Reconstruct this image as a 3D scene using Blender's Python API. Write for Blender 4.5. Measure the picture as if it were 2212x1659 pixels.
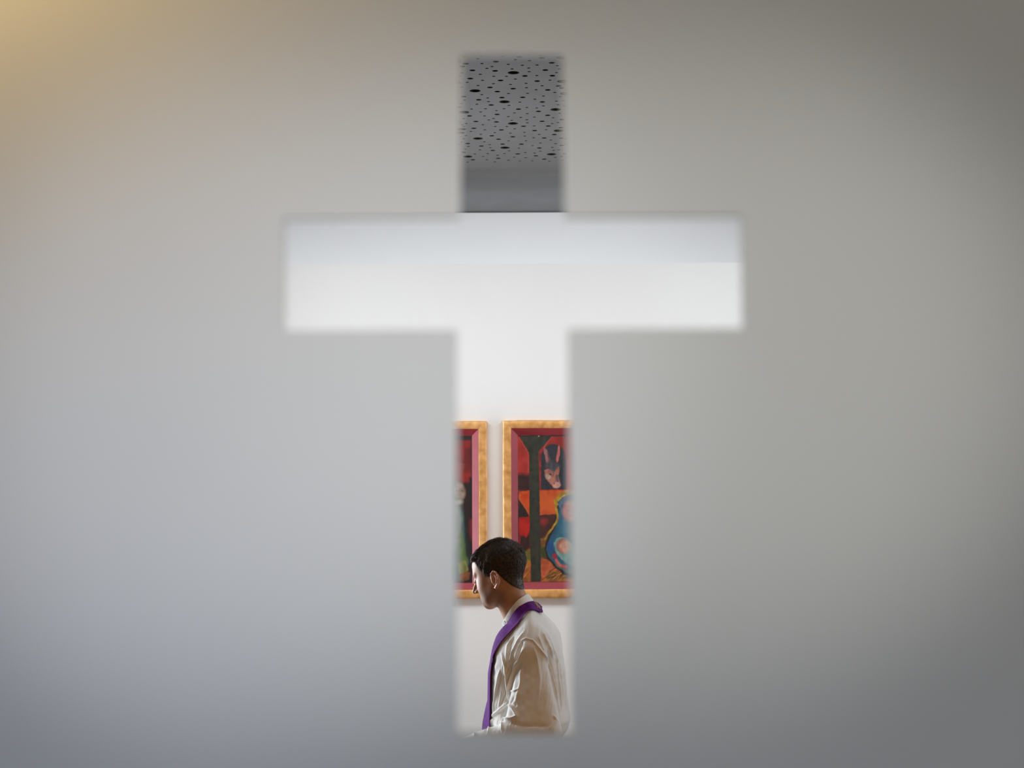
import bpy, bmesh, math, random, sys
import numpy as np
from mathutils import Vector, Matrix, Euler
from mathutils.geometry import delaunay_2d_cdt

# ------------------------------------------------------------------ clear
for o in list(bpy.data.objects):
    bpy.data.objects.remove(o, do_unlink=True)
scn = bpy.context.scene
C = scn.collection
random.seed(7)
rng = np.random.default_rng(11)

# ------------------------------------------------------------------ camera
FPX = 3400.0
CAMZ = 1.85
PITCH = math.atan(256.0 / FPX)
ROLL = math.radians(0.25)
cam_d = bpy.data.cameras.new('camera')
cam = bpy.data.objects.new('camera', cam_d)
C.objects.link(cam)
cam.location = (0, 0, CAMZ)
_R = Matrix.Rotation(math.radians(90) + PITCH, 3, 'X') @ Matrix.Rotation(-ROLL, 3, 'Z')
cam.rotation_euler = _R.to_euler()
cam_d.sensor_width = 36.0
cam_d.lens = FPX / 2212 * 36.0
cam_d.clip_start = 0.05
cam_d.dof.use_dof = True
cam_d.dof.focus_distance = 5.75
cam_d.dof.aperture_fstop = 3.75
scn.camera = cam

scn.view_settings.view_transform = 'Standard'
scn.view_settings.look = 'None'
scn.view_settings.gamma = 1
scn.view_settings.exposure = 0.0
scn.view_settings.use_curve_mapping = False

# ------------------------------------------------------------------ world and lights
w = bpy.data.worlds.new('world')
scn.world = w
w.use_nodes = True
w.node_tree.nodes['Background'].inputs[0].default_value = (0.62, 0.74, 1.0, 1)
w.node_tree.nodes['Background'].inputs[1].default_value = 0.3


def area_light(name, loc, target, sx, sy, power, color, spread=180):
    l = bpy.data.lights.new(name, 'AREA')
    l.shape = 'RECTANGLE'
    l.size = sx
    l.size_y = sy
    l.energy = power
    l.color = color
    l.spread = math.radians(spread)
    o = bpy.data.objects.new(name, l)
    C.objects.link(o)
    o.location = loc
    d = Vector(target) - Vector(loc)
    o.rotation_euler = d.to_track_quat('-Z', 'Y').to_euler()
    return o


def spot_light(name, loc, target, angle, power, color, radius):
    l = bpy.data.lights.new(name, 'SPOT')
    l.energy = power
    l.color = color
    l.spot_size = angle
    l.spot_blend = 1.0
    l.shadow_soft_size = radius
    o = bpy.data.objects.new(name, l)
    C.objects.link(o)
    o.location = loc
    o.rotation_euler = (Vector(target) - Vector(loc)).to_track_quat('-Z', 'Y').to_euler()
    return o


def point_light(name, loc, power, color, radius):
    l = bpy.data.lights.new(name, 'POINT')
    l.energy = power
    l.color = color
    l.shadow_soft_size = radius
    o = bpy.data.objects.new(name, l)
    C.objects.link(o)
    o.location = loc
    return o


# chapel behind the cross wall
area_light('chapel_window_light', (-1.97, 6.86, 1.65), (0, 5.45, 1.50), 0.5, 1.3, 52, (.84, .92, 1), 130)
area_light('chapel_skylight', (-1.0, 5.8, 3.25), (-0.2, 7.2, 1.7), 1.4, 0.12, 12.2, (.94, .97, 1), 130)
area_light('chapel_right_fill', (1.1, 5.8, 3.25), (0.2, 7.2, 1.7), 1.4, 0.12, 10.2, (.96, .98, 1), 130)  # unseen added light, evens out the right half of the painting wall
area_light('chapel_far_window_light', (2.72, 6.35, 1.85), (0, 6.4, 1.7), 1.1, 1.7, 18, (.85, .92, 1), 150)
area_light('cove_light', (-0.1, 7.52, 2.84), (-0.1, 7.85, 3.3), 3.6, 0.06, 6.7, (.88, .93, 1))
area_light('chapel_warm_fill', (0.7, 2.3, 2.3), (0.1, 5.5, 1.1), 0.5, 0.5, 4.0, (1, .54, .21), 90)  # added warm fill for the man's camera-facing side
# room on the camera side of the cross wall
spot_light('foyer_added_spot', (-0.867, -0.317, 1.66), (-0.184, 1.2, 1.929), 0.394, 40.439, (0.8530, 0.9038, 1.0000), 0.04)  # added spot that makes the bright centre of the cross wall
spot_light('foyer_added_right_spot', (1.2, -0.211, 2.105), (0.129, 1.2, 1.957), 0.366, 36.831, (1.0000, 0.9955, 0.9090), 0.04)  # second added spot, widens the bright area to the right
point_light('foyer_lamp_light', (-0.46, 0.98, 2.42), 2.468, (1.0, 0.62, 0.12), 0.04)
point_light('foyer_low_fill', (-0.72, -0.95, 1.11), 36.86, (0.22, 0.485, 1.0), 0.10)  # added cool fill for the lower cross wall
area_light('foyer_ambient_fill', (0.4, -1.9, 2.6), (0, 1.2, 1.9), 1.6, 1.0, 15.413, (1.0000, 0.6738, 0.0000))  # added yellow fill standing in for even ambient light


# ------------------------------------------------------------------ helpers
def px(u, v, Y):
    """pixel of the 2212x1659 frame -> world point on the plane y = Y"""
    d = _R @ Vector(((u - 1106.0) / FPX, (829.5 - v) / FPX, -1.0))
    t = Y / d.y
    return Vector((d.x * t, Y, CAMZ + d.z * t))


def px_z(u, v, Z):
    """pixel -> world point on the horizontal plane z = Z"""
    d = _R @ Vector(((u - 1106.0) / FPX, (829.5 - v) / FPX, -1.0))
    t = (Z - CAMZ) / d.z
    return Vector((d.x * t, d.y * t, Z))


def mat(name, color, rough=0.6, **kw):
    m = bpy.data.materials.new(name)
    m.use_nodes = True
    b = m.node_tree.nodes['Principled BSDF']
    b.inputs['Base Color'].default_value = (*color, 1)
    b.inputs['Roughness'].default_value = rough
    for k, v in kw.items():
        b.inputs[k.replace('_', ' ')].default_value = v
    return m


def noise_color(m, c1, c2, scale=20.0, detail=4.0, bump=0.0, bscale=None, lo=0.35, hi=0.65, bdist=0.001):
    nt = m.node_tree
    b = nt.nodes['Principled BSDF']
    tc = nt.nodes.new('ShaderNodeTexCoord')
    n = nt.nodes.new('ShaderNodeTexNoise')
    n.inputs['Scale'].default_value = scale
    n.inputs['Detail'].default_value = detail
    r = nt.nodes.new('ShaderNodeValToRGB')
    r.color_ramp.elements[0].position = lo
    r.color_ramp.elements[1].position = hi
    r.color_ramp.elements[0].color = (*c1, 1)
    r.color_ramp.elements[1].color = (*c2, 1)
    nt.links.new(tc.outputs['Object'], n.inputs['Vector'])
    nt.links.new(n.outputs['Fac'], r.inputs['Fac'])
    nt.links.new(r.outputs['Color'], b.inputs['Base Color'])
    if bump:
        n2 = nt.nodes.new('ShaderNodeTexNoise')
        n2.inputs['Scale'].default_value = bscale or scale
        n2.inputs['Detail'].default_value = 5
        bp = nt.nodes.new('ShaderNodeBump')
        bp.inputs['Strength'].default_value = bump
        bp.inputs['Distance'].default_value = bdist
        nt.links.new(tc.outputs['Object'], n2.inputs['Vector'])
        nt.links.new(n2.outputs['Fac'], bp.inputs['Height'])
        nt.links.new(bp.outputs['Normal'], b.inputs['Normal'])
    return m


def link_mesh(name, verts, faces, m, parent=None, smooth=False):
    me = bpy.data.meshes.new(name)
    me.from_pydata([tuple(v) for v in verts], [], [tuple(f) for f in faces])
    me.update()
    o = bpy.data.objects.new(name, me)
    C.objects.link(o)
    if m:
        me.materials.append(m)
    if smooth:
        me.polygons.foreach_set('use_smooth', [True] * len(me.polygons))
    if parent:
        o.parent = parent
    return o


def box_mesh(x0, x1, y0, y1, z0, z1):
    v = [(x, y, z) for z in (z0, z1) for y in (y0, y1) for x in (x0, x1)]
    f = [(0, 2, 3, 1), (4, 5, 7, 6), (0, 1, 5, 4), (2, 6, 7, 3), (0, 4, 6, 2), (1, 3, 7, 5)]
    return v, f


def struct(o):
    o['kind'] = 'structure'
    return o


def box(name, x0, x1, y0, y1, z0, z1, m, parent=None):
    v, f = box_mesh(x0, x1, y0, y1, z0, z1)
    return link_mesh(name, v, f, m, parent)


def multi_box(name, boxes, m, parent=None):
    V, F = [], []
    for b in boxes:
        v, f = box_mesh(*b)
        k = len(V)
        V += v
        F += [tuple(i + k for i in q) for q in f]
    return link_mesh(name, V, F, m, parent)


def wall_with_opening(name, x0, x1, y0, y1, z0, z1, oy0, oy1, oz0, oz1, m):
    """wall slab in the yz plane with one rectangular opening"""
    return struct(multi_box(name, [
        (x0, x1, y0, oy0, z0, z1), (x0, x1, oy1, y1, z0, z1),
        (x0, x1, oy0, oy1, z0, oz0), (x0, x1, oy0, oy1, oz1, z1)], m))


def thing(name, label, cat, loc=(0, 0, 0), rz=0.0, group=None):
    o = bpy.data.objects.new(name, None)
    o.empty_display_size = 0.1
    C.objects.link(o)
    o.location = loc
    o.rotation_euler = (0, 0, rz)
    o['label'] = label
    o['category'] = cat
    if group:
        o['group'] = group
    return o


# ------------------------------------------------------------------ setting
Y1 = 1.20          # near face of the wall with the cross cut-out
YP = 7.20          # face of the wall the paintings hang on
YR = 8.00          # recessed wall behind and above it
CEZ = px(1106, 457, YR).z  # ceiling height (about 3.34 m)
m_plaster = noise_color(mat('plaster_grey_white', (0.74, 0.74, 0.73), 0.85), (0.73, 0.73, 0.72), (0.76, 0.76, 0.75), 3, 4, 0.15, 90)
m_white = noise_color(mat('white_wall_paint', (0.84, 0.84, 0.83), 0.9), (0.83, 0.83, 0.82), (0.85, 0.85, 0.84), 2, 4, 0.25, 60)
m_ceil = noise_color(mat('grey_ceiling_board', (0.195, 0.195, 0.195), 0.9), (0.188, 0.188, 0.186), (0.205, 0.205, 0.203), 8, 6, 0.1, 150)
m_bounce = noise_color(mat('brown_bounce_back', (0.22, 0.13, 0.07), 0.6), (0.17, 0.09, 0.045), (0.26, 0.15, 0.08), 5, 6)  # brown given to the cross wall's unseen back to darken and warm the bounce
m_side = noise_color(mat('grey_side_wall', (0.36, 0.36, 0.36), 0.9), (0.35, 0.35, 0.35), (0.38, 0.38, 0.38), 3, 4)
m_black = mat('dark_cavity', (0.035, 0.032, 0.022), 0.95)
m_wood = noise_color(mat('oak_floor', (0.3, 0.17, 0.08), 0.45), (0.24, 0.13, 0.06), (0.36, 0.21, 0.10), 6, 6)

struct(box('floor', -3.2, 3.2, -2.2, 8.2, -0.1, 0.0, m_wood))

# wall with the cross shaped opening
T = 0.006
cross_px = [(998, 120), (1215, 120), (1220, 469), (1603, 467), (1606, 709), (1227, 710),
            (1235, 1584), (988, 1584), (987, 712), (613, 714), (613, 472), (993.5, 470)]
cx = [px(u, v, Y1) for u, v in cross_px]
inner = [(p.x, p.z) for p in cx]
outer = [(-2.6, 0.0), (2.6, 0.0), (2.6, CEZ), (-2.6, CEZ)]
pts = [Vector(p) for p in outer + inner]
ne, ni = 4, len(inner)
edges = [(i, (i + 1) % 4) for i in range(4)] + [(4 + i, 4 + (i + 1) % ni) for i in range(ni)]
vo, eo, fo, _, _, _ = delaunay_2d_cdt(pts, edges, [], 0, 1e-6)


def in_poly(x, z, poly):
    c = False
    n = len(poly)
    for i in range(n):
        x1, z1 = poly[i]
        x2, z2 = poly[(i + 1) % n]
        if (z1 > z) != (z2 > z) and x < (x2 - x1) * (z - z1) / (z2 - z1) + x1:
            c = not c
    return c


faces2 = []
for f in fo:
    gx = sum(vo[i][0] for i in f) / len(f)
    gz = sum(vo[i][1] for i in f) / len(f)
    if not in_poly(gx, gz, inner):
        faces2.append(tuple(f))
n = len(vo)
V = [(v[0], Y1, v[1]) for v in vo] + [(v[0], Y1 + T, v[1]) for v in vo]
F = []
WM = []
for f in faces2:
    F.append(f)
    F.append(tuple(n + i for i in reversed(f)))
    WM += [0, 1]
cnt = {}
for f in faces2:
    for a, b in zip(f, f[1:] + f[:1]):
        cnt[(a, b)] = 1
for (a, b) in list(cnt):
    if (b, a) not in cnt:
        F.append((b, a, a + n, b + n))
o = link_mesh('wall_front', V, F, m_plaster)
o.data.materials.append(m_bounce)
WM += [0] * (len(F) - len(WM))
o.data.polygons.foreach_set('material_index', WM)
bm = bmesh.new(); bm.from_mesh(o.data); bmesh.ops.recalc_face_normals(bm, faces=bm.faces); bm.to_mesh(o.data); bm.free()
struct(o)

# painting wall: a free-standing slab whose top edge stops below the ceiling
topL = px(612, 572.3, YP)
topR = px(1605, 567.0, YP)
sl = (topR.z - topL.z) / (topR.x - topL.x)
zt = lambda x: topL.z + sl * (x - topL.x)
V = []
for y in (YP, YP + 0.22):
    V += [(-1.999, y, 0.0), (2.749, y, 0.0), (2.749, y, zt(2.749)), (-1.999, y, zt(-1.999))]
F = [(0, 1, 2, 3), (7, 6, 5, 4), (0, 4, 5, 1), (1, 5, 6, 2), (2, 6, 7, 3), (3, 7, 4, 0)]
struct(link_mesh('wall_back', V, F, m_white))
struct(box('wall_back_upper', -2.8, 2.8, YR, YR + 0.1, 0.0, CEZ, m_white))
# side walls with window openings
wall_with_opening('wall_left', -2.15, -2.0, Y1 + 0.02, 8.1, 0.0, CEZ, 6.55, 7.15, 0.9, 2.4, m_side)
struct(box('wall_near_left', -2.9, -2.75, -2.0, Y1, 0.0, CEZ, m_side))
wall_with_opening('wall_right', 2.75, 2.9, -2.0, 8.1, 0.0, CEZ, 5.9, 7.1, 0.9, 2.9, m_side)
struct(box('wall_rear', -2.9, 2.9, -2.1, -2.0, 0.0, CEZ, m_plaster))

# perforated ceiling -------------------------------------------------
S_, M_, B_ = 0, 1, 2
h5 = [(530,346,0),(598,423,0),(1017,435,0),(1130,361,0),(1353,376,0),(820,392,1),(338,425,1),(1552,333,1),(1710,411,1),(1240,450,0),(1477,446,0),
(1802,457,0),(757,471,0),(676,499,0),(1078,508,0),(1342,494,0),(446,530,1),(808,539,1),(1608,526,1),(1100,568,2),(1350,552,0),(1787,568,0),(570,593,0),
(786,626,0),(989,626,0),(1282,620,1),(1472,613,0),(1720,616,1),(410,661,1),(606,690,0),(895,692,1),(1130,670,0),(1478,702,1),(1681,686,0),(363,722,0),
(1885,706,2),(779,744,0),(1052,755,0),(1300,737,0),(536,773,0),(1557,777,0),(1820,780,1),(727,803,1),(1096,822,1),(1308,806,0),(1461,840,0),(1647,843,1),
(488,857,2),(843,869,1),(1758,882,0),(1020,901,0),(1324,898,0),(595,917,0),(305,948,1),(1577,939,0),(1843,949,0),(917,964,1),(1247,961,1),(690,971,0),
(1440,991,0),(547,1000,1),(320,1004,0),(702,1030,0),(958,1032,2),(1203,1036,0),(1561,1034,1),(1785,1022,0),(518,1070,0),(745,1083,1),(1028,1089,0),
(1575,1097,0),(1811,1079,0),(265,1059,0),(433,1147,0),(655,1142,0),(948,1142,0),(1179,1149,1),(1313,1122,0),(1470,1130,0),(1770,1155,2),(828,1172,0),
(577,1194,0),(310,1198,2),(1498,1184,1),(1116,1209,0),(1320,1219,0),(839,1233,1),(1835,1213,0),(400,1257,1),(640,1257,0),(1018,1268,0),(1217,1281,0),
(1434,1276,0),(1645,1247,1),(1730,1285,0),(303,1300,0),(780,1298,0),(708,1321,0),(1072,1328,0),(1312,1318,0),(1875,1315,1),(501,1345,1),(829,1353,1),
(1555,1342,1),(1092,1377,2),(1320,1365,0),(1718,1378,0),(344,1379,0),(612,1397,0),(310,1423,0),(810,1425,0),(994,1425,0),(1260,1421,1),(1430,1416,0),
(1655,1418,1),(470,1454,1),(645,1478,0),(1120,1461,0),(1620,1477,0),(908,1480,1),(1437,1490,1),(1820,1492,2),(423,1505,0),(803,1523,0),(1051,1532,0),
(1275,1518,0),(581,1548,0),(1510,1552,0),(1749,1554,1),(342,1570,0),(756,1573,1),(1282,1577,0),(1089,1589,1),(307,1620,0),(535,1617,2),(1420,1605,0),
(1591,1608,1),(1865,1612,1),(862,1628,1),(1694,1640,0),(240,1525,2),(235,1117,1),(245,624,0),(275,573,0),(270,799,0),(1945,850,0)]
h6 = [(1023,106,0),(1298,104,0),(636,120,0),(1528,140,0),(371,147,1),(1770,149,0),(928,158,1),(1228,158,1),(722,165,0),(1404,182,0),(590,189,1),(382,194,0),
(732,214,0),(966,215,2),(1188,220,0),(1513,219,1),(1718,210,0),(330,238,0),(565,248,0),(770,259,1),(1030,264,0),(1740,257,0),(1528,270,0),(300,288,1),
(1290,292,0),(1435,298,0),(690,308,0),(957,309,0),(485,314,0),(1168,314,1),(1706,319,2),(847,334,0),(616,353,0),(370,356,2),(1458,344,1),(1112,364,0),
(1295,373,0),(1766,368,0),(857,384,1),(454,407,1),(674,406,0),(1591,397,1),(1020,414,0),(1203,426,0),(1401,422,0),(1670,430,0),(367,443,0),(804,440,0),
(1885,415,0),(1945,158,1),(1940,366,0)]
K = 300 / 2212.0
RAD = (0.0060, 0.0105, 0.0205)
holes = []
for (hx, hy, s) in h5:
    p = px_z(960 + hx * K, 80 + hy * K, CEZ)
    holes.append((p.x, p.y, RAD[s]))
for (hx, hy, s) in h6:
    p = px_z(960 + hx * K, 290 + hy * K, CEZ)
    holes.append((p.x, p.y, RAD[s]))
perf_end = px_z(1106, 351.5, CEZ).y
ys_all = [h[1] for h in holes]
y_lo = min(ys_all)
# the board repeats its pattern towards the camera and to both sides
base = [h for h in holes if perf_end - 0.74 < h[1]]
cand = []
for k in range(2, 4):
    cand += [(hx, hy - 0.737 * k, r) for hx, hy, r in base]
col0 = list(holes) + cand
for j, (dx, dy) in enumerate([(-0.37, 0.31), (0.38, -0.27), (-0.75, -0.16), (0.76, 0.22)]):
    for hx, hy, r in col0:
        cand.append((hx + dx, hy + dy, r))
    for hx, hy, r in base:
        if dy < 0:
            cand.append((hx + dx, hy + dy + 0.737, r))
PX0, PX1, PY0 = -0.90, 0.90, 4.3
for hx, hy, r in cand:
    if not (PX0 + .03 < hx < PX1 - .03 and PY0 + .03 < hy < perf_end - .008):
        continue
    if abs(hx + .002) < .158 * hy / 5.4 + .006 and hy > y_lo - .01:
        continue
    if all((hx - a) ** 2 + (hy - b) ** 2 > (r + c + 0.006) ** 2 for a, b, c in holes):
        holes.append((hx, hy, r))
NS = 14
pts = [Vector((PX0, PY0)), Vector((PX1, PY0)), Vector((PX1, perf_end + .01)), Vector((PX0, perf_end + .01))]
edges = [(0, 1), (1, 2), (2, 3), (3, 0)]
rings = []
for hx, hy, r in holes:
    k = len(pts)
    for i in range(NS):
        a = 2 * math.pi * i / NS
        pts.append(Vector((hx + r * math.cos(a), hy + r * math.sin(a))))
    edges += [(k + i, k + (i + 1) % NS) for i in range(NS)]
    rings.append(k)
vo, eo, fo, ovi, _, _ = delaunay_2d_cdt(pts, edges, [], 0, 1e-7)
HA = np.array(holes)
V = [(v[0], v[1], CEZ) for v in vo]
F = []
remap = {}
for i, ov in enumerate(ovi):
    for q in ov:
        remap[q] = i
for f in fo:
    gx = sum(vo[i][0] for i in f) / len(f)
    gy = sum(vo[i][1] for i in f) / len(f)
    if not np.any((HA[:, 0] - gx) ** 2 + (HA[:, 1] - gy) ** 2 < (HA[:, 2] * 0.985) ** 2):
        F.append(tuple(reversed(f)))
MI = [0] * len(F)
for k in rings:
    up = len(V)
    for i in range(NS):
        v = V[remap[k + i]]
        V.append((v[0], v[1], CEZ + 0.012))
    for i in range(NS):
        a, b = remap[k + i], remap[k + (i + 1) % NS]
        F.append((a, b, up + (i + 1) % NS, up + i))
        MI.append(1)
# the plain boards around the perforated one
for (x0, x1, y0, y1) in [(-2.9, PX0, -2.1, 8.1), (PX1, 2.9, -2.1, 8.1), (PX0, PX1, -2.1, PY0), (PX0, PX1, perf_end + .01, 8.1)]:
    k = len(V)
    V += [(x0, y0, CEZ), (x1, y0, CEZ), (x1, y1, CEZ), (x0, y1, CEZ)]
    F.append((k, k + 3, k + 2, k + 1))
    MI.append(0)
# fleece and slab above
k = len(V)
v, f = box_mesh(-2.9, 2.9, -2.1, 8.1, CEZ + 0.014, CEZ + 0.12)
V += v
F += [tuple(i + k for i in q) for q in f]
MI += [1] * 6
o = link_mesh('ceiling', V, F, m_ceil)
o.data.materials.append(m_black)
o.data.polygons.foreach_set('material_index', MI)
struct(o)
# thin shadow-gap trim where the ceiling meets the recessed wall
struct(box('trim_1', -2.75, 2.75, YR - 0.012, YR - 0.001, CEZ - 0.006, CEZ - 0.0005, mat('shadow_gap', (0.1, 0.1, 0.1), 0.8)))


# ------------------------------------------------------------------ paintings
def vnoise(U, V, cell, seed):
    r = np.random.default_rng(seed)
    g = r.random((64, 64)).astype(np.float32)
    x = U / cell; y = V / cell
    i = np.floor(x).astype(int); j = np.floor(y).astype(int)
    fx = x - i; fy = y - j
    fx = fx * fx * (3 - 2 * fx); fy = fy * fy * (3 - 2 * fy)
    a = g[i % 64, j % 64]; b = g[(i + 1) % 64, j % 64]
    c = g[i % 64, (j + 1) % 64]; d = g[(i + 1) % 64, (j + 1) % 64]
    return (a * (1 - fx) + b * fx) * (1 - fy) + (c * (1 - fx) + d * fx) * fy


def hexc(h):
    c = np.array([int(h[i:i + 2], 16) for i in (0, 2, 4)]) / 255.0
    return np.where(c <= 0.04045, c / 12.92, ((c + 0.055) / 1.055) ** 2.4)


class Paint:
    """a small oil-painting rasteriser: colour per vertex of the canvas grid"""

    def __init__(s, U, V, base, seed):
        s.seed = seed
        s.U0, s.V0 = U, V
        s.U = U + (vnoise(U, V, 7, seed) - .5) * 1.5 + (vnoise(U, V, 1.7, seed + 1) - .5) * 1.1
        s.V = V + (vnoise(U, V, 7, seed + 2) - .5) * 1.5 + (vnoise(U, V, 1.7, seed + 3) - .5) * 1.1
        s.c = np.zeros(U.shape + (3,)) + hexc(base)

    def put(s, a, color, var=.25, c2=None, cell=4):
        s.seed += 5
        n = (vnoise(s.U0, s.V0 * .6, cell, s.seed) * .6 + vnoise(s.U0 * 1.3 + s.V0 * .4, s.V0 * .5, 1.5, s.seed + 2) * .4)[..., None]
        var = var * 1.3
        col = hexc(color) * (1 + (n - .5) * 2 * var)
        if c2:
            m = np.clip(vnoise(s.U0, s.V0, cell * 2.3, s.seed + 1) * 2.2 - .6, 0, 1)[..., None]
            col = col * (1 - m) + hexc(c2) * m
        a = np.clip(a, 0, 1)[..., None]
        s.c = s.c * (1 - a) + col * a

    def poly(s, pts, color, soft=.7, **k):
        pts = np.array(pts, float)
        inside = np.zeros(s.U.shape, bool)
        dist = np.full(s.U.shape, 1e9)
        for i in range(len(pts)):
            x1, y1 = pts[i]; x2, y2 = pts[(i + 1) % len(pts)]
            if y1 != y2:
                cond = ((y1 > s.V) != (y2 > s.V)) & (s.U < (x2 - x1) * (s.V - y1) / (y2 - y1) + x1)
                inside ^= cond
            dist = np.minimum(dist, s.seg(x1, y1, x2, y2))
        sd = np.where(inside, dist, -dist)
        s.put(.5 + sd / (2 * soft), color, **k)

    def seg(s, x1, y1, x2, y2):
        dx, dy = x2 - x1, y2 - y1
        t = np.clip(((s.U - x1) * dx + (s.V - y1) * dy) / (dx * dx + dy * dy + 1e-9), 0, 1)
        return np.hypot(s.U - x1 - t * dx, s.V - y1 - t * dy)

    def line(s, pts, w, color, soft=.6, alpha=1.0, **k):
        d = np.full(s.U.shape, 1e9)
        for a, b in zip(pts, pts[1:]):
            d = np.minimum(d, s.seg(*a, *b))
        s.put(np.clip(.5 + (w - d) / (2 * soft), 0, 1) * alpha, color, **k)

    def ell(s, x, y, rx, ry, color, rot=0, soft=.15, **k):
        c, q = math.cos(rot), math.sin(rot)
        a = ((s.U - x) * c + (s.V - y) * q) / rx
        b = (-(s.U - x) * q + (s.V - y) * c) / ry
        s.put(.5 + (1 - np.hypot(a, b)) / (2 * soft), color, **k)


def zA(pts):
    return [(1080 + x / 8.297, 900 + y / 8.297) for x, y in pts]


def zB(pts):
    return [(1080 + x / 7.54, 1090 + y / 7.54) for x, y in pts]


def paint_right(U, V):
    p = Paint(U, V, '2a1a18', 100)
    p.poly([(1110, 930), (1370, 930), (1370, 1062), (1110, 1062)], 'a82820', c2='8a1c1a', cell=7)
    p.poly(zA([(300, 330), (520, 330), (510, 1000), (300, 1000)]), 'a3221c', c2='b83028', cell=6)
    p.poly(zA([(300, 1050), (400, 1030), (470, 1060), (530, 1050), (530, 1330), (300, 1330)]), '2c1715', soft=3, c2='3a1a18')
    # arch with the donkey
    arch = [(725, 1310), (725, 700), (770, 600), (830, 530), (900, 495), (980, 490), (1050, 520), (1120, 580), (1170, 680), (1185, 800), (1185, 1310)]
    p.poly(zA(arch), '22232a', c2='2b2c36', cell=5)
    p.poly(zA([(690, 1320), (690, 700), (715, 640), (735, 640), (722, 720), (722, 1320)]), '9c3030', c2='6a2824')
    p.poly(zA([(780, 545), (830, 590), (870, 680), (905, 780), (870, 840), (850, 860), (825, 830), (800, 720), (775, 620)]), 'a86a68', c2='8f5c62')
    p.poly(zA([(830, 600), (870, 680), (910, 800), (880, 820), (862, 740)]), '4a444c')
    p.poly(zA([(1050, 500), (1068, 560), (1062, 700), (1035, 800), (1015, 840), (1000, 800), (1010, 680), (1030, 580)]), 'c0645a')
    p.ell(1080 + 930 / 8.297, 900 + 900 / 8.297, 15.5, 13, '33343c', soft=.25, c2='4a474c', cell=2.5)
    p.poly(zA([(790, 960), (870, 930), (960, 960), (1050, 900), (1060, 960), (1040, 1060), (1075, 1200), (1065, 1270), (1010, 1300), (950, 1285), (900, 1220), (840, 1150), (800, 1080)]), '9a5a50', c2='b0705e', cell=3)
    p.poly(zA([(1000, 1040), (1040, 1060), (1050, 1180), (1010, 1170), (985, 1090)]), '5c4a4a', soft=1)
    p.ell(1080 + 855 / 8.297, 900 + 1080 / 8.297, 5.2, 6, 'b49682', rot=.4, soft=.3)
    p.ell(1080 + 890 / 8.297, 900 + 1040 / 8.297, 2.6, 1.8, '1c1212', rot=.5, soft=.3)
    p.ell(1080 + 1005 / 8.297, 900 + 1230 / 8.297, 8.0, 6.6, 'cc8e84', rot=-.3, soft=.25, c2='c8a090')
    p.ell(1080 + 962 / 8.297, 900 + 1200 / 8.297, 1.3, 1.9, '231010', soft=.3)
    p.poly(zA([(860, 850), (930, 840), (1010, 850), (1030, 930), (960, 1000), (870, 940)]), '3a3a42', soft=1.6, c2='4c4a50', cell=2.5)
    # orange wall
    p.poly(zB([(300, 1e-3), (480, 0), (478, 190), (440, 185), (300, 190)]) , 'c23c12', c2='d65018')
    p.poly([(1119, 1062), (1143, 1060), (1143, 1115), (1119, 1100)], 'cc4210', c2='d8581c', cell=6)
    p.poly([(1162, 1060), (1370, 1058), (1370, 1112), (1162, 1113)], 'c04a1a', c2='d05a20', cell=7)
    p.poly([(1119, 1076), (1126, 1088), (1139, 1108), (1143, 1118), (1119, 1119)], '281616')
    p.line([(1121, 1079), (1134, 1100), (1141, 1110)], .8, 'b06a34')
    p.poly([(1119, 1118), (1143, 1116), (1143, 1190), (1119, 1190)], 'a01410', c2='c41c10', cell=5)
    p.poly(zB([(310, 500), (420, 530), (480, 430), (480, 700), (400, 770), (310, 700)]), '221414', soft=2.5, c2='3a1814')
    p.poly([(1162, 1113), (1290, 1110), (1290, 1170), (1162, 1172)], '3a1c18', c2='4a2018', soft=1.2, cell=5)
    p.ell(1080 + 690 / 7.54, 1090 + 280 / 7.54, 8, 8, '8c2422', soft=.5)
    # golden rim and brown ground
    p.poly(zB([(640, 560), (760, 500), (860, 380), (880, 500), (780, 700), (700, 860), (640, 880)]), '6a4420', soft=2, c2='8a5a24', cell=3)
    p.poly(zB([(640, 700), (720, 690), (780, 760), (800, 860), (640, 880)]), '3c4018', soft=2)
    p.poly(zB([(400, 780), (490, 720), (490, 1000), (400, 960)]), '8a8418', soft=2, c2='6c6020')
    p.poly(zB([(300, 940), (1300, 900), (1700, 1000), (1700, 1260), (300, 1260)]), 'b8662a', soft=2, c2='8c5020', cell=4)
    p.poly(zB([(640, 870), (740, 890), (860, 1000), (900, 1060), (780, 1150), (650, 1255)]), 'c85c38', soft=1.5, c2='a84c28', cell=3)
    for i in range(26):
        r = np.random.default_rng(900 + i)
        x0 = 660 + r.random() * 420; y0 = 1230 - r.random() * 60
        ln = 130 + 160 * r.random()
        ang = .5 + .5 * r.random()
        q = zB([(x0, y0), (x0 + ln * .5 * math.cos(ang), y0 - ln * .5 * math.sin(ang)), (x0 + ln * math.cos(ang) * 1.05, y0 - ln * math.sin(ang) * .8)])
        p.line(q, .45 + .5 * r.random(), ['5a2c14', '2e2412', 'd8843c', '6a6a28'][i % 4], soft=.7, alpha=.9)
    for i in range(8):
        r = np.random.default_rng(950 + i)
        x0 = 330 + r.random() * 130; y0 = 1210 - r.random() * 180
        p.line(zB([(x0, y0), (x0 + 60, y0 - 70)]), .6, ['d88a44', '6c3c18'][i % 2], soft=.7)
    p.poly(zB([(800, 1240), (1300, 1100), (1700, 1180), (1700, 1215), (900, 1215)]), '5c5428', soft=3)
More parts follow.
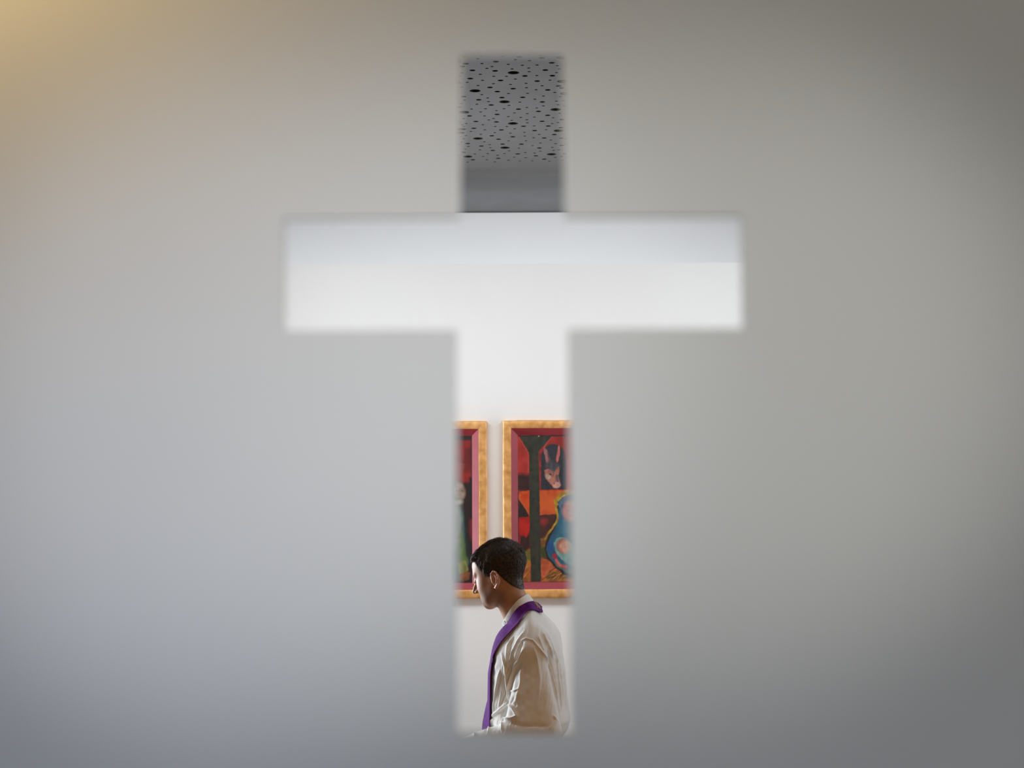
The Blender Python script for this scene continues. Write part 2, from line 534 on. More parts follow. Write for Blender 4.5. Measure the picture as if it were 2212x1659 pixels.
    # seated figure in blue
    fig = [(930, -40), (1010, -120), (1130, -160), (1300, -150), (1430, -40), (1480, 120), (1530, 400), (1600, 800), (1560, 1060), (1300, 1150), (1050, 1110), (900, 1000), (780, 860), (735, 740), (760, 640), (830, 480), (900, 360), (940, 250), (945, 130)]
    grown = [(880, -60), (960, -165), (1100, -215), (1320, -200), (1500, -60), (1560, 120), (1610, 400), (1680, 800), (1640, 1100), (1300, 1200), (1040, 1150), (880, 1030), (755, 880), (712, 740), (730, 620), (790, 460), (850, 330), (885, 210), (905, 100)]
    p.poly(zB([(860, -60), (960, -190), (1100, -245), (1340, -220), (1540, -60), (1600, 200), (1560, 300), (1000, 300), (930, 330), (880, 400), (820, 480), (760, 560), (700, 580), (800, 420), (860, 320), (895, 240), (905, 130), (890, 30)]), 'b08c18', c2='9a6c20')
    p.poly(zB(grown[5:] + [(930, -30)]), '17171a', soft=1)
    p.line(zB([(900, 20), (912, 120), (930, 220), (895, 310), (830, 400), (770, 480)]), 2.3, 'b8902a', c2='a06c24')
    p.line(zB([(935, 0), (960, -80), (1040, -140)]), 2.0, 'c0a828')
    p.poly(zB(fig), '1f4a62', c2='2a6478', cell=7)
    p.poly(zB([(930, -40), (1010, -115), (1130, -150), (1300, -140), (1420, -40), (1300, 60), (1130, 30), (1030, 60), (985, 130)]), '5c6c84', c2='445468', cell=4)
    p.poly(zB([(1000, 220), (1060, 250), (1100, 420), (1040, 560), (960, 440)]), '3f7488', soft=3)
    p.poly(zB([(770, 640), (850, 560), (850, 700), (820, 800), (770, 740)]), '1c4a86', soft=2.5)
    p.ell(1080 + 1150 / 7.54, 1090 + 110 / 7.54, 19, 22, 'c88c84', rot=.2, soft=.2, c2='b87870')
    p.line(zB([(1080, 100), (1130, 110)]), .6, '4a2020')
    p.line(zB([(1180, 100), (1230, 110)]), .6, '4a2020')
    p.line(zB([(1110, 190), (1170, 200)]), .8, '8a3030')
    p.poly(zB([(860, 820), (1000, 1000), (1200, 1100), (1300, 1140), (1060, 1100), (900, 1000)]), '6c6452', soft=2)
    # the wrapped child
    p.poly(zB([(860, 640), (900, 560), (980, 530), (1070, 550), (1130, 620), (1250, 760), (1420, 900), (1400, 1020), (1200, 1000), (1050, 960), (950, 860), (880, 760)]), '7ea69c', c2='5e8a8a', cell=5)
    p.ell(1080 + 1015 / 7.54, 1090 + 680 / 7.54, 14.5, 16, '9a5a48', soft=.12)
    p.ell(1080 + 1045 / 7.54, 1090 + 690 / 7.54, 11.5, 13.5, 'd0a08c', soft=.3, c2='c89078', cell=3)
    for dx, dy in ((1030, 655), (1080, 650), (1050, 700), (1090, 705)):
        p.ell(1080 + dx / 7.54, 1090 + dy / 7.54, 1.0, .6, '70483c', soft=.5)
    p.ell(1080 + 875 / 7.54, 1090 + 845 / 7.54, 5, 5.5, 'a81c34', soft=.3)
    p.line(zB([(900, 910), (930, 960), (960, 990), (1060, 1010)]), 2.4, 'cc4450', c2='d86a60')
    # dark post that splits at the top
    post = zA([(325, 335), (940, 335), (850, 450), (760, 550), (690, 620), (685, 700), (690, 1000), (700, 1330), (705, 1660)]) + [(1166.5, 1256.5), (1145, 1256.5)] + zA([(520, 1660), (515, 1000), (515, 650), (440, 520), (370, 410)])
    p.line(zA([(330, 380), (400, 470), (495, 630), (500, 700), (500, 1000)]), 1.1, 'c04438')
    p.line(zA([(940, 345), (840, 470), (780, 545)]), 1.0, 'c04438')
    p.poly(post, '252a22', c2='333428', var=.3, cell=3.5)
    p.line([(1153, 965), (1156, 1060), (1157, 1160), (1158, 1250)], 2.2, '36382c', soft=2.5, alpha=.6)
    p.line([(1118, 941), (1370, 941)], 1.4, '1c1412')
    p.ell(1080 + 690 / 8.297, 900 + 350 / 8.297, 1.6, 1.1, 'c8a088', soft=.4)
    return p.c


def paint_left(U, V):
    p = Paint(U, V, '241414', 300)
    p.poly([(780, 942), (1016, 948), (1018, 1042), (780, 1042)], '8e1a18', c2='6c1414', soft=3, cell=8)
    p.poly([(780, 938), (1030, 938), (1030, 946), (1015, 950), (780, 946)], '221818', soft=2)
    for k in range(6):
        y = 1000 + k * 5
        p.line([(900, y - 8), (975, y), (1004 - k * 2, y + 4)], .8, '9c6850', soft=1.0, alpha=.7)
    p.poly([(1013, 1030), (1022, 1030), (1022, 1260), (1013, 1260)], '181416', soft=2)
    p.poly([(1013, 1122), (1022, 1120), (1022, 1160), (1016, 1168), (1012, 1150)], '6c1420', soft=2)
    # standing figure in a green cloak, reading
    p.poly([(870, 1090), (905, 1050), (960, 1060), (985, 1085), (1003, 1110), (1008, 1170), (1012, 1215), (1000, 1250), (860, 1250)], '4a6a5c', c2='2c5454', soft=2, cell=8)
    p.poly([(960, 1075), (990, 1085), (996, 1120), (992, 1180), (960, 1200)], '6f7f7a', soft=3, c2='8a9088')
    p.poly([(992, 1140), (1003, 1170), (1010, 1210), (996, 1230), (985, 1190)], '5c7a30', soft=3, c2='4c6a34')
    p.poly([(1000, 1100), (1005, 1100), (1012, 1180), (1014, 1215), (1006, 1200)], '1a2020', soft=2)
    p.ell(992, 1061, 12.5, 19, 'a88e78', rot=-.15, soft=.2, c2='8a6c58', cell=4)
    p.ell(986, 1060, 2.6, 1.6, '3c2a22', soft=.4)
    p.ell(998, 1060, 2.4, 1.5, '3c2a22', soft=.4)
    p.line([(992, 1058), (994, 1068), (991, 1070)], .7, '6c4c3c', soft=.8)
    p.line([(986, 1077), (994, 1077)], .8, '6c3c34')
    p.ell(990, 1084, 8, 5, 'b0a898', soft=.5)
    p.poly([(986, 1216), (1004, 1208), (1011, 1232), (1000, 1240), (990, 1238)], '8c8a48', soft=1, c2='6c7038')
    p.poly([(990, 1240), (1006, 1234), (1015, 1236), (1012, 1250), (1000, 1256), (990, 1252)], '8a5028', soft=1.5, c2='6c3c20')
    # companions further left
    for k, (x, c1) in enumerate([(930, '7a3a28'), (870, '2a4a6c'), (820, '8a6a2c')]):
        p.poly([(x - 26, 1240), (x - 24, 1120), (x - 10, 1085), (x + 10, 1085), (x + 22, 1120), (x + 24, 1240)], c1, soft=2)
        p.ell(x, 1068, 10, 14, 'a0806a', soft=.25)
    return p.c


m_gold = noise_color(mat('gilded_wood', (0.80, 0.48, 0.18), 0.45, Metallic=0.35), (0.55, 0.26, 0.07), (0.94, 0.53, 0.20), 26, 7, 0.45, 70, .3, .7, 0.002)
m_goldedge = mat('bole_edge', (0.25, 0.13, 0.05), 0.6)
m_liner = noise_color(mat('crimson_liner', (0.36, 0.04, 0.05), 0.5), (0.28, 0.024, 0.034), (0.34, 0.036, 0.052), 10, 3)
m_canvas = mat('painted_canvas', (0.5, 0.3, 0.2), 0.55)
nt = m_canvas.node_tree
att = nt.nodes.new('ShaderNodeVertexColor'); att.layer_name = 'paint'
nt.links.new(att.outputs['Color'], nt.nodes['Principled BSDF'].inputs['Base Color'])
nz = nt.nodes.new('ShaderNodeTexNoise'); nz.inputs['Scale'].default_value = 260
bp = nt.nodes.new('ShaderNodeBump'); bp.inputs['Strength'].default_value = .25; bp.inputs['Distance'].default_value = .001
nt.links.new(nz.outputs['Fac'], bp.inputs['Height'])
nt.links.new(bp.outputs['Normal'], nt.nodes['Principled BSDF'].inputs['Normal'])


def painting(label, u0, v0, u1, v1, wl, wt, wr, wb, paint, step, tl):
    """u/v: outer frame corners in the photo; w*: gold face width left/top/right/bottom; built on the wall y = YP"""
    k = (YP - .045) / FPX
    D0, D1 = YP - .033, YP - .010          # front of the frame, canvas
    a = px(u0, v0, D0); b = px(u1, v1, D0)
    root = thing('framed_painting', label, 'painting', (0.5 * (a.x + b.x), YP, b.z))
    off = Vector(root.location)
    X0, X1, Z1, Z0 = a.x - off.x, b.x - off.x, a.z - off.z, 0.0
    r = np.random.default_rng(int(u0))
    # gold frame: wobbly hand-cut profile, four mitred rails
    gx0, gx1, gz1, gz0 = X0 + wl * k, X1 - wr * k, Z1 - wt * k, Z0 + wb * k
    prof = [(0.0, 0.0), (0.0, -.027), (.06, -.031), (.2, -.033), (.8, -.033), (.94, -.031), (1.0, -.028)]
    V, F = [], []
    corners_o = [(X0, Z0), (X1, Z0), (X1, Z1), (X0, Z1)]
    corners_i = [(gx0, gz0), (gx1, gz0), (gx1, gz1), (gx0, gz1)]
    for s in range(4):
        o0, o1 = corners_o[s], corners_o[(s + 1) % 4]
        i0, i1 = corners_i[s], corners_i[(s + 1) % 4]
        N = 40
        base_i = len(V)
        w_out = np.convolve(r.normal(0, .0016, N + 9), np.ones(5) / 5, 'valid')[:N + 1]
        w_in = np.convolve(r.normal(0, .0012, N + 9), np.ones(5) / 5, 'valid')[:N + 1]
        nxy = ((o1[1] - o0[1]), -(o1[0] - o0[0]))
        ln = math.hypot(*nxy); nn = (nxy[0] / ln, nxy[1] / ln)
        for t in range(N + 1):
            q = t / N
            O = [o0[j] + (o1[j] - o0[j]) * q for j in (0, 1)]
            I = [i0[j] + (i1[j] - i0[j]) * q for j in (0, 1)]
            e = 0 if t in (0, N) else 1
            O = [O[j] + nn[j] * w_out[t] * e for j in (0, 1)]
            I = [I[j] + nn[j] * w_in[t] * e for j in (0, 1)]
            for (f_, d_) in prof:
                V.append((O[0] + (I[0] - O[0]) * f_, d_, O[1] + (I[1] - O[1]) * f_))
        m_ = len(prof)
        for t in range(N):
            for j in range(m_ - 1):
                p0 = base_i + t * m_ + j
                F.append((p0, p0 + m_, p0 + m_ + 1, p0 + 1))
    fr = link_mesh('frame', V, F, m_gold, root, True)
    # crimson liner sloping in to the canvas
    s = tl * k
    ci = [(gx0, gz0), (gx1, gz0), (gx1, gz1), (gx0, gz1)]
    cc = [(gx0 + s, gz0 + s), (gx1 - s, gz0 + s), (gx1 - s, gz1 - s), (gx0 + s, gz1 - s)]
    grow = .0025
    ci2 = [(ci[0][0] - grow, ci[0][1] - grow), (ci[1][0] + grow, ci[1][1] - grow), (ci[2][0] + grow, ci[2][1] + grow), (ci[3][0] - grow, ci[3][1] + grow)]
    V = [(x, -.0315, z) for x, z in ci2] + [(x, -.010, z) for x, z in cc] + [(x, -.003, z) for x, z in ci2]
    F = []
    for j in range(4):
        q = (j + 1) % 4
        F += [(j, q, 4 + q, 4 + j), (8 + j, 8 + q, q, j)]
    link_mesh('liner', V, F, m_liner, root)
    # canvas
    A = (cc[0][0] - .001, cc[0][1] - .001); B = (cc[2][0] + .001, cc[2][1] + .001)
    nx = int((B[0] - A[0]) / (k * step)); nz_ = int((B[1] - A[1]) / (k * step))
    gx = np.linspace(A[0], B[0], nx + 1); gz = np.linspace(A[1], B[1], nz_ + 1)
    GX, GZ = np.meshgrid(gx, gz)
    kk = (YP - .010) / FPX
    U = 1106 + (GX + off.x) / kk
    pa = px(1106, 1000, YP - .014); pb = px(1106, 1200, YP - .014)
    VV = 1000 + (GZ + off.z - pa.z) / (pb.z - pa.z) * 200
    col = paint(U, VV)
    verts = np.stack([GX, np.full_like(GX, -.0105), GZ], -1).reshape(-1, 3)
    idx = np.arange((nx + 1) * (nz_ + 1)).reshape(nz_ + 1, nx + 1)
    fc = np.stack([idx[:-1, :-1], idx[:-1, 1:], idx[1:, 1:], idx[1:, :-1]], -1).reshape(-1, 4)
    cv = link_mesh('canvas', verts.tolist(), fc.tolist(), m_canvas, root)
    ca = cv.data.color_attributes.new('paint', 'FLOAT_COLOR', 'POINT')
    c4 = np.ones((len(verts), 4), np.float32)
    c4[:, :3] = np.clip(col.reshape(-1, 3) * 0.88, 0, 1)
    ca.data.foreach_set('color', c4.ravel())
    # stretcher board behind the canvas, hidden side of the picture
    v, f = box_mesh(gx0 + .002, gx1 - .002, -.009, -.0015, gz0 + .002, gz1 - .002)
    link_mesh('backing_board', v, f, m_goldedge, root)
    return root


painting('gold framed painting of a donkey in an arch above a blue robed figure', 1085.5, 908, 1386, 1291,
         19.5, 18.5, 19.5, 20, paint_right, 0.8, 13.5)
painting('gold framed dark red painting with a pale face, left of the donkey painting', 752, 910.5, 1052.5, 1293,
         19.5, 18.5, 19, 20, paint_left, 1.2, 13.5)


# ------------------------------------------------------------------ distance-field modelling
def smin(a, b, k):
    h = np.clip(.5 + .5 * (b - a) / k, 0, 1)
    return b * (1 - h) + a * h - k * h * (1 - h)


def smax(a, b, k):
    return -smin(-a, -b, k)


def sph(P, c, r):
    return np.sqrt((P[0] - c[0]) ** 2 + (P[1] - c[1]) ** 2 + (P[2] - c[2]) ** 2) - r


def ell(P, c, r):
    a = [(P[i] - c[i]) / r[i] for i in range(3)]
    k0 = np.sqrt(a[0] ** 2 + a[1] ** 2 + a[2] ** 2) + 1e-9
    k1 = np.sqrt((a[0] / r[0]) ** 2 + (a[1] / r[1]) ** 2 + (a[2] / r[2]) ** 2) + 1e-9
    return k0 * (k0 - 1) / k1


def cap(P, a, b, ra, rb=None):
    rb = ra if rb is None else rb
    d = [b[i] - a[i] for i in range(3)]
    L = sum(x * x for x in d) + 1e-12
    t = np.clip(sum((P[i] - a[i]) * d[i] for i in range(3)) / L, 0, 1)
    q = sum((P[i] - a[i] - t * d[i]) ** 2 for i in range(3))
    return np.sqrt(q) - (ra + (rb - ra) * t)


def chain(P, pts, r, k=.003):
    d = None
    for i in range(len(pts) - 1):
        ra = r[i] if isinstance(r, (list, tuple)) else r
        rb = r[i + 1] if isinstance(r, (list, tuple)) else r
        c = cap(P, pts[i], pts[i + 1], ra, rb)
        d = c if d is None else smin(d, c, k)
    return d


def surface_nets(fn, ax, ay, az):
    """isosurface of fn on a (non-uniform) grid -> vertices, quads"""
    X = ax[:, None, None].astype(np.float32); Y = ay[None, :, None].astype(np.float32); Z = az[None, None, :].astype(np.float32)
    v = fn((X, Y, Z)).astype(np.float32)
    ins = v < 0
    nx, ny, nz = v.shape
    n = np.zeros((nx - 1, ny - 1, nz - 1), np.uint8)
    for i in (0, 1):
        for j in (0, 1):
            for k in (0, 1):
                n += ins[i:nx - 1 + i, j:ny - 1 + j, k:nz - 1 + k]
    act = (n > 0) & (n < 8)
    I, J, K_ = np.nonzero(act)
    idx = -np.ones(act.shape, np.int32)
    idx[I, J, K_] = np.arange(len(I))
    acc = np.zeros((len(I), 3)); cnt = np.zeros(len(I))
    A = (ax, ay, az)
    for axis in range(3):
        o = [a for a in range(3) if a != axis]
        for p in (0, 1):
            for q in (0, 1):
                s0 = [I.copy(), J.copy(), K_.copy()]
                s0[o[0]] = s0[o[0]] + p; s0[o[1]] = s0[o[1]] + q
                s1 = [x.copy() for x in s0]; s1[axis] = s1[axis] + 1
                a = v[tuple(s0)]; b = v[tuple(s1)]
                m = (a < 0) != (b < 0)
                t = np.where(m, a / np.where(m, a - b, 1), 0)
                pos = np.stack([A[c][s0[c]] for c in range(3)], -1).astype(float)
                pos[:, axis] += t * (A[axis][s1[axis]] - A[axis][s0[axis]])
                acc[m] += pos[m]; cnt[m] += 1
    verts = acc / cnt[:, None]
    quads = []
    for axis in range(3):
        sl0 = [slice(1, -1)] * 3; sl1 = [slice(1, -1)] * 3
        sl0[axis] = slice(0, -1); sl1[axis] = slice(1, None)
        a = ins[tuple(sl0)]; b = ins[tuple(sl1)]
        i, j, k = np.nonzero(a != b)
        flip = a[i, j, k]
        base = [i + 1, j + 1, k + 1]
        base[axis] = base[axis] - 1
        o = [(axis + 1) % 3, (axis + 2) % 3]
        c = []
        for (p, q) in ((1, 1), (0, 1), (0, 0), (1, 0)):
            s = [x.copy() for x in base]
            s[o[0]] = s[o[0]] - p; s[o[1]] = s[o[1]] - q
            c.append(idx[tuple(s)])
        c = np.stack(c, -1)
        c = np.where(flip[:, None], c, c[:, ::-1])
        quads.append(c)
    return verts, np.concatenate(quads)


def net_obj(name, verts, quads, m, parent):
    me = bpy.data.meshes.new(name)
    me.vertices.add(len(verts)); me.vertices.foreach_set('co', np.asarray(verts, np.float32).ravel())
    me.loops.add(quads.size); me.loops.foreach_set('vertex_index', quads.astype(np.int32).ravel())
    me.polygons.add(len(quads)); me.polygons.foreach_set('loop_start', np.arange(0, quads.size, 4, dtype=np.int32))
    me.polygons.foreach_set('loop_total', np.full(len(quads), 4, np.int32))
    me.polygons.foreach_set('use_smooth', np.ones(len(quads), bool))
    me.update(calc_edges=True); me.validate()
    me.materials.append(m)
    o = bpy.data.objects.new(name, me)
    C.objects.link(o); o.parent = parent
    return o


def axis(*segs):
    """segs: (start, step), ..., (end, None) -> non-uniform axis"""
    out = []
    for (a, h), (b, _) in zip(segs, segs[1:]):
        out.append(np.linspace(a, b, max(2, int(round((b - a) / h)) + 1))[:-1])
    out.append([segs[-1][0]])
    return np.concatenate(out)


def laplace(verts, quads, it=2, lam=.5):
    n = len(verts)
    E = np.concatenate([quads[:, [0, 1]], quads[:, [1, 2]], quads[:, [2, 3]], quads[:, [3, 0]]])
    cnt = np.bincount(E.ravel(), minlength=n)[:, None]
    for _ in range(it):
        s = np.zeros_like(verts)
        for c in range(3):
            s[:, c] = np.bincount(E[:, 0], verts[E[:, 1], c], n) + np.bincount(E[:, 1], verts[E[:, 0], c], n)
        verts = verts + lam * (s / np.maximum(cnt, 1) - verts)
    return verts


def vnormals(verts, quads):
    a, b, c, d = (verts[quads[:, i]] for i in range(4))
    fn = np.cross(c - a, d - b)
    n = np.zeros_like(verts)
    for i in range(4):
        for c_ in range(3):
            n[:, c_] += np.bincount(quads[:, i], fn[:, c_], len(verts))
    return n / (np.linalg.norm(n, axis=1, keepdims=True) + 1e-12)


# ------------------------------------------------------------------ the person
YAWB = math.radians(12)
person = thing('person', 'dark haired man in white robe with purple stole, looking down to the left', 'person',
               (px(1122, 1335, 5.5).x, 5.5, 0.0), -YAWB)
ML = Matrix.Translation(person.location) @ Matrix.Rotation(-YAWB, 4, 'Z')
MLi = ML.inverted()


def L(u, v, Y):
    """pixel at depth Y -> person-local point"""
    return MLi @ px(u, v, Y)


# head frame
PITCH_H, YAW_H = math.radians(20), math.radians(16)
RH = Matrix.Rotation(-YAW_H, 3, 'Z') @ Matrix.Rotation(-PITCH_H, 3, 'Y')
ear = Vector((.012, -.077, -.033))
Rw = Matrix.Rotation(-YAWB, 3, 'Z') @ RH
HY = 5.5 + .01
e_off = Rw @ ear
ew = px(1069, 1254, HY + e_off.y)
HO = MLi @ (ew - e_off)                       # head origin in person-local space
RHn = np.array(RH); HOn = np.array(HO)


def to_head(P):
    q = [P[i] - HOn[i] for i in range(3)]
    return tuple(sum(RHn[j, i] * q[j] for j in range(3)) for i in range(3))


def from_head(p):
    return RH @ Vector(p) + HO


def head_px_local(u, v, yl):
    """pixel -> head-local point on the plane y_local = yl"""
    a = px(u, v, 5.0); b = px(u, v, 6.0)
    RwT = Rw.transposed(); o = ew - e_off
    a = RwT @ (a - o); b = RwT @ (b - o)
    t = (yl - a.y) / (b.y - a.y)
    p = a + (b - a) * t
    return p.x, p.z


def skull(H):
    d = ell(H, (.010, 0, .028), (.092, .073, .0745))
    d = smin(d, ell(H, (-.030, 0, .032), (.062, .060, .058)), .02)
    return d


def head_sdf(H):
    x, y, z = H
    ya = np.abs(y)
    A = (x, ya, z)
    d = skull(H)
    d = smin(d, ell(H, (-.036, 0, -.035), (.054, .053, .072)), .02)
    d = smin(d, ell(A, (-.036, .034, -.036), (.044, .025, .042)), .026)
    d = smin(d, ell(H, (-.074, 0, -.068), (.022, .029, .024)), .018)
    jaw = chain(A, [(-.074, .006, -.092), (-.050, .030, -.085), (-.010, .045, -.064), (.004, .050, -.030)], [.014, .015, .014, .013], .015)
    d = smin(d, jaw, .030)
    d = smin(d, sph(H, (-.076, 0, -.091), .016), .014)
    d = smin(d, cap(A, (-.085, .010, .014), (-.072, .040, .015), .010, .008), .014)
    # eye sockets, lids
    d = smax(d, -ell(A, (-.103, .030, -.004), (.016, .017, .011)), .010)
    d = smin(d, sph(A, (-.0795, .030, -.005), .0118), .003)
    d = smin(d, cap(A, (-.091, .022, -.009), (-.0865, .040, -.009), .0018), .002)
    # nose
    d = smin(d, cap(H, (-.082, 0, .000), (-.095, 0, -.034), .008, .0125), .010)
    nose = chain(H, [(-.089, 0, .008), (-.099, 0, -.006), (-.112, 0, -.022), (-.1175, 0, -.031)], [.0065, .0065, .0070, .0078], .004)
    d = smin(d, nose, .009)
    d = smin(d, sph(H, (-.1180, 0, -.0330), .0083), .004)
    d = smin(d, ell(A, (-.1020, .0105, -.0375), (.0115, .0060, .0065)), .005)
    d = smax(d, -ell(A, (-.108, .0058, -.0445), (.0045, .0026, .0030)), .002)
    # mouth
    d = smin(d, chain(A, [(-.0935, .002, -.062), (-.0905, .012, -.0635), (-.083, .023, -.067)], [.0050, .0045, .003], .003), .006)
    d = smin(d, chain(A, [(-.0905, .002, -.0715), (-.088, .011, -.0715), (-.082, .021, -.0685)], [.0056, .005, .003], .003), .006)
    d = smax(d, -chain(A, [(-.0995, 0, -.0668), (-.0955, .012, -.0674), (-.087, .023, -.068)], .0012, .001), .0015)
    # ear
    ex, ez = .012, -.033
    th = .16

    def E(dx, dy, dz):
        # ear-plane to head-local, tilted and flaring outwards towards the back
        X = dx * math.cos(th) + dz * math.sin(th); Z_ = dz * math.cos(th) - dx * math.sin(th)
        return (ex + X, .0755 + dy + dx * .35, ez + Z_)
    plate = ell(A, E(.001, -.002, .004), (.017, .0065, .027))
    e = smin(plate, cap(A, (ex, .055, ez - .004), (ex + .002, .070, ez), .014, .012), .006)
    e = smax(e, -ell(A, E(-.002, .0075, .001), (.0085, .0075, .013)), .003)
    e = smax(e, -ell(A, E(.003, .008, .017), (.008, .0055, .006)), .003)
    helix = chain(A, [E(-.006, .001, .002), E(-.014, .003, .012), E(-.011, .0045, .025), E(.001, .005, .0325), E(.0125, .0045, .027),
                      E(.0185, .003, .014), E(.0165, .002, -.001), E(.009, .001, -.015), E(.000, .0005, -.025), E(-.007, 0, -.024)],
                  [.0018, .0026, .0029, .0030, .0030, .0029, .0028, .0032, .0048, .0035], .002)
    e = smin(e, helix, .0025)
    anti = chain(A, [E(.001, .003, .020), E(.009, .004, .012), E(.0095, .004, .000), E(.003, .0035, -.0105)], [.0016, .0022, .0024, .002], .002)
    e = smin(e, anti, .002)
    e = smin(e, sph(A, E(-.010, .002, -.005), .0042), .003)
    d = smin(d, e, .004)
    return d


neck_a = from_head((.012, 0, -.035))
neck_m = from_head((.008, 0, -.085))
neck_b = L(1126, 1345, 5.5)
pN = tuple
HALF = {}


def hand(P, wrist, fwd, side, up, s):
    """palm, thumb and four separate curled fingers; s = +1 / -1 mirrors the thumb"""
    w_ = Vector(wrist); f = Vector(fwd).normalized(); u = Vector(up).normalized(); l_ = Vector(side).normalized() * s
    q = lambda a, b, c: pN(w_ + f * a + l_ * b + u * c)
    d = cap(P, q(0, 0, 0), q(.03, 0, 0), .023, .024)
    for b in (-.027, -.009, .009, .025):
        d = smin(d, cap(P, q(.02, b * .7, 0), q(.082, b, .002), .013, .0115), .010)
    Ls = [(.030, .022, .018), (.034, .026, .020), (.032, .025, .019), (.026, .019, .016)]
    for b, (a1, a2, a3) in zip((-.029, -.0095, .0095, .027), Ls):
        p0 = (.084, b, .002); p1 = (.084 + a1, b * 1.12, -.008); p2 = (p1[0] + a2 * .8, b * 1.15, -.008 - a2 * .6); p3 = (p2[0] + a3 * .4, b * 1.15, p2[2] - a3 * .85)
        d = smin(d, chain(P, [q(*p0), q(*p1), q(*p2), q(*p3)], [.0095, .0088, .0078, .0068], .002), .004)
    d = smin(d, chain(P, [q(.022, -.022, -.004), q(.050, -.044, -.012), q(.078, -.056, -.020), q(.100, -.058, -.028)], [.014, .0115, .010, .008], .004), .008)
    return d


sh_l = L(1148, 1392, 5.5 - .185)
el_l = L(1152, 1580, 5.5 - .235)
wr_l = L(1008, 1626, 5.5 - .20)
sh_r = Vector((sh_l.x - .02, -sh_l.y, sh_l.z)); el_r = Vector((el_l.x - .060, -el_l.y, el_l.z - .03)); wr_r = Vector((wr_l.x + .01, -wr_l.y * .75, wr_l.z - .04))


# --- alb (white robe)
rows = [(1294, 1092, 1150, .130), (1318, 1088, 1168, .165), (1332, 1086, 1178, .180), (1348, 1085, 1190, .190), (1370, 1078, 1203, .195), (1400, 1070.5, 1213, .198), (1450, 1062, 1221, .192), (1500, 1061, 1224, .188),
        (1553, 1060, 1231, .195), (1575, 1060, 1226, .185), (1597, 1062, 1212, .175), (1660, 1056, 1222, .20), (1900, 1030, 1250, .26), (2210, 1000, 1290, .33)]
zz, cc_, aa, bb = [], [], [], []
for (v_, xl, xr, b_) in rows:
    l_, r_ = L(xl, v_, 5.5), L(xr, v_, 5.5)
    a_img = (r_.x - l_.x) / 2 * math.cos(YAWB) if False else (px(xr, v_, 5.5).x - px(xl, v_, 5.5).x) / 2
    a_ = math.sqrt(max(a_img ** 2 - (b_ * math.sin(YAWB)) ** 2, 1e-4)) / math.cos(YAWB)
    mid = (px(xl, v_, 5.5).x + px(xr, v_, 5.5).x) / 2
    zz.append(px(1106, v_, 5.5).z); cc_.append((mid - person.location.x) / math.cos(YAWB)); aa.append(a_); bb.append(b_)
zz, cc_, aa, bb = (np.array(x[::-1]) for x in (zz, cc_, aa, bb))


_a, _b = L(1152, 1303, 5.5), L(1091, 1356, 5.5)
NL0, NL1 = (_a.x, _a.z), (_b.x, _b.z)


def torso_sdf(P):
    x, y, z = P
    zf = z.ravel() if hasattr(z, 'ravel') else z
    c = np.interp(zf, zz, cc_).reshape(np.shape(z)); a = np.interp(zf, zz, aa).reshape(np.shape(z)); b = np.interp(zf, zz, bb).reshape(np.shape(z))
    k = (np.abs((x - c) / a) ** 2.3 + np.abs(y / b) ** 2.3) ** (1 / 2.3)
    d = (k - 1) * np.minimum(a, b)
    # tilted neckline with the shoulders falling away to both sides
    ay_ = np.maximum(np.abs(y) - .055, 0)
    zp = NL0[1] + (x - NL0[0]) * (NL1[1] - NL0[1]) / (NL1[0] - NL0[0]) - .45 * ay_ - 3.2 * ay_ ** 2
    zp = np.minimum(zp, NL0[1] + .004)
    d = smax(d, (z - zp) * .74, .022)
    return smax(d, .015 - z, .005)


def sleeve(P, s_, e_, w_, sg):
    top = s_ + (s_ - e_).normalized() * -.0
    # a wide sleeve hanging nearly flat against the side
    d = smin(cap(P, pN(top + Vector((-.006, .02 * sg, 0))), pN(e_ + Vector((-.046, -.018 * sg, 0))), .027, .052),
             cap(P, pN(top + Vector((.006, .02 * sg, 0))), pN(e_ + Vector((.046, -.018 * sg, 0))), .027, .052), .045)
    d = smin(d, cap(P, pN(top + Vector((0, .02 * sg, 0))), pN(e_ + Vector((0, -.012 * sg, 0))), .024, .056), .03)
    f_ = (w_ - e_)
    d2 = cap(P, pN(e_ + f_ * .05 + Vector((0, 0, -.015))), pN(e_ + f_ * .92 + Vector((0, 0, -.03))), .070, .082)
    d = smin(d, d2, .03)
    return d


def alb_sdf(P):
    d = torso_sdf(P)
    d = smin(d, cap(P, pN(sh_l + Vector((0, .05, -.008))), pN(sh_l + Vector((.0, .0, -.03))), .052, .040), .05)
    d = smin(d, cap(P, pN(sh_r + Vector((0, -.05, -.008))), pN(sh_r + Vector((.0, .0, -.03))), .052, .040), .05)
    d = smin(d, sleeve(P, sh_l, el_l, wr_l, 1), .012)
    d = smin(d, sleeve(P, sh_r, el_r, wr_r, -1), .012)
    # open cuffs
    for w_, e_ in ((wr_l, el_l), (wr_r, el_r)):
        f_ = (w_ - e_).normalized()
        q_ = sum((P[i] - (w_ + f_ * -.005)[i]) * f_[i] for i in range(3))
        d = smax(d, np.minimum(q_, 9) + 0 * d, .004) if False else d
        d = smax(d, -cap(P, pN(w_ + f_ * -.04 + Vector((0, 0, -.03))), pN(w_ + f_ * .2 + Vector((0, 0, -.05))), .070, .078), .004)
    return d



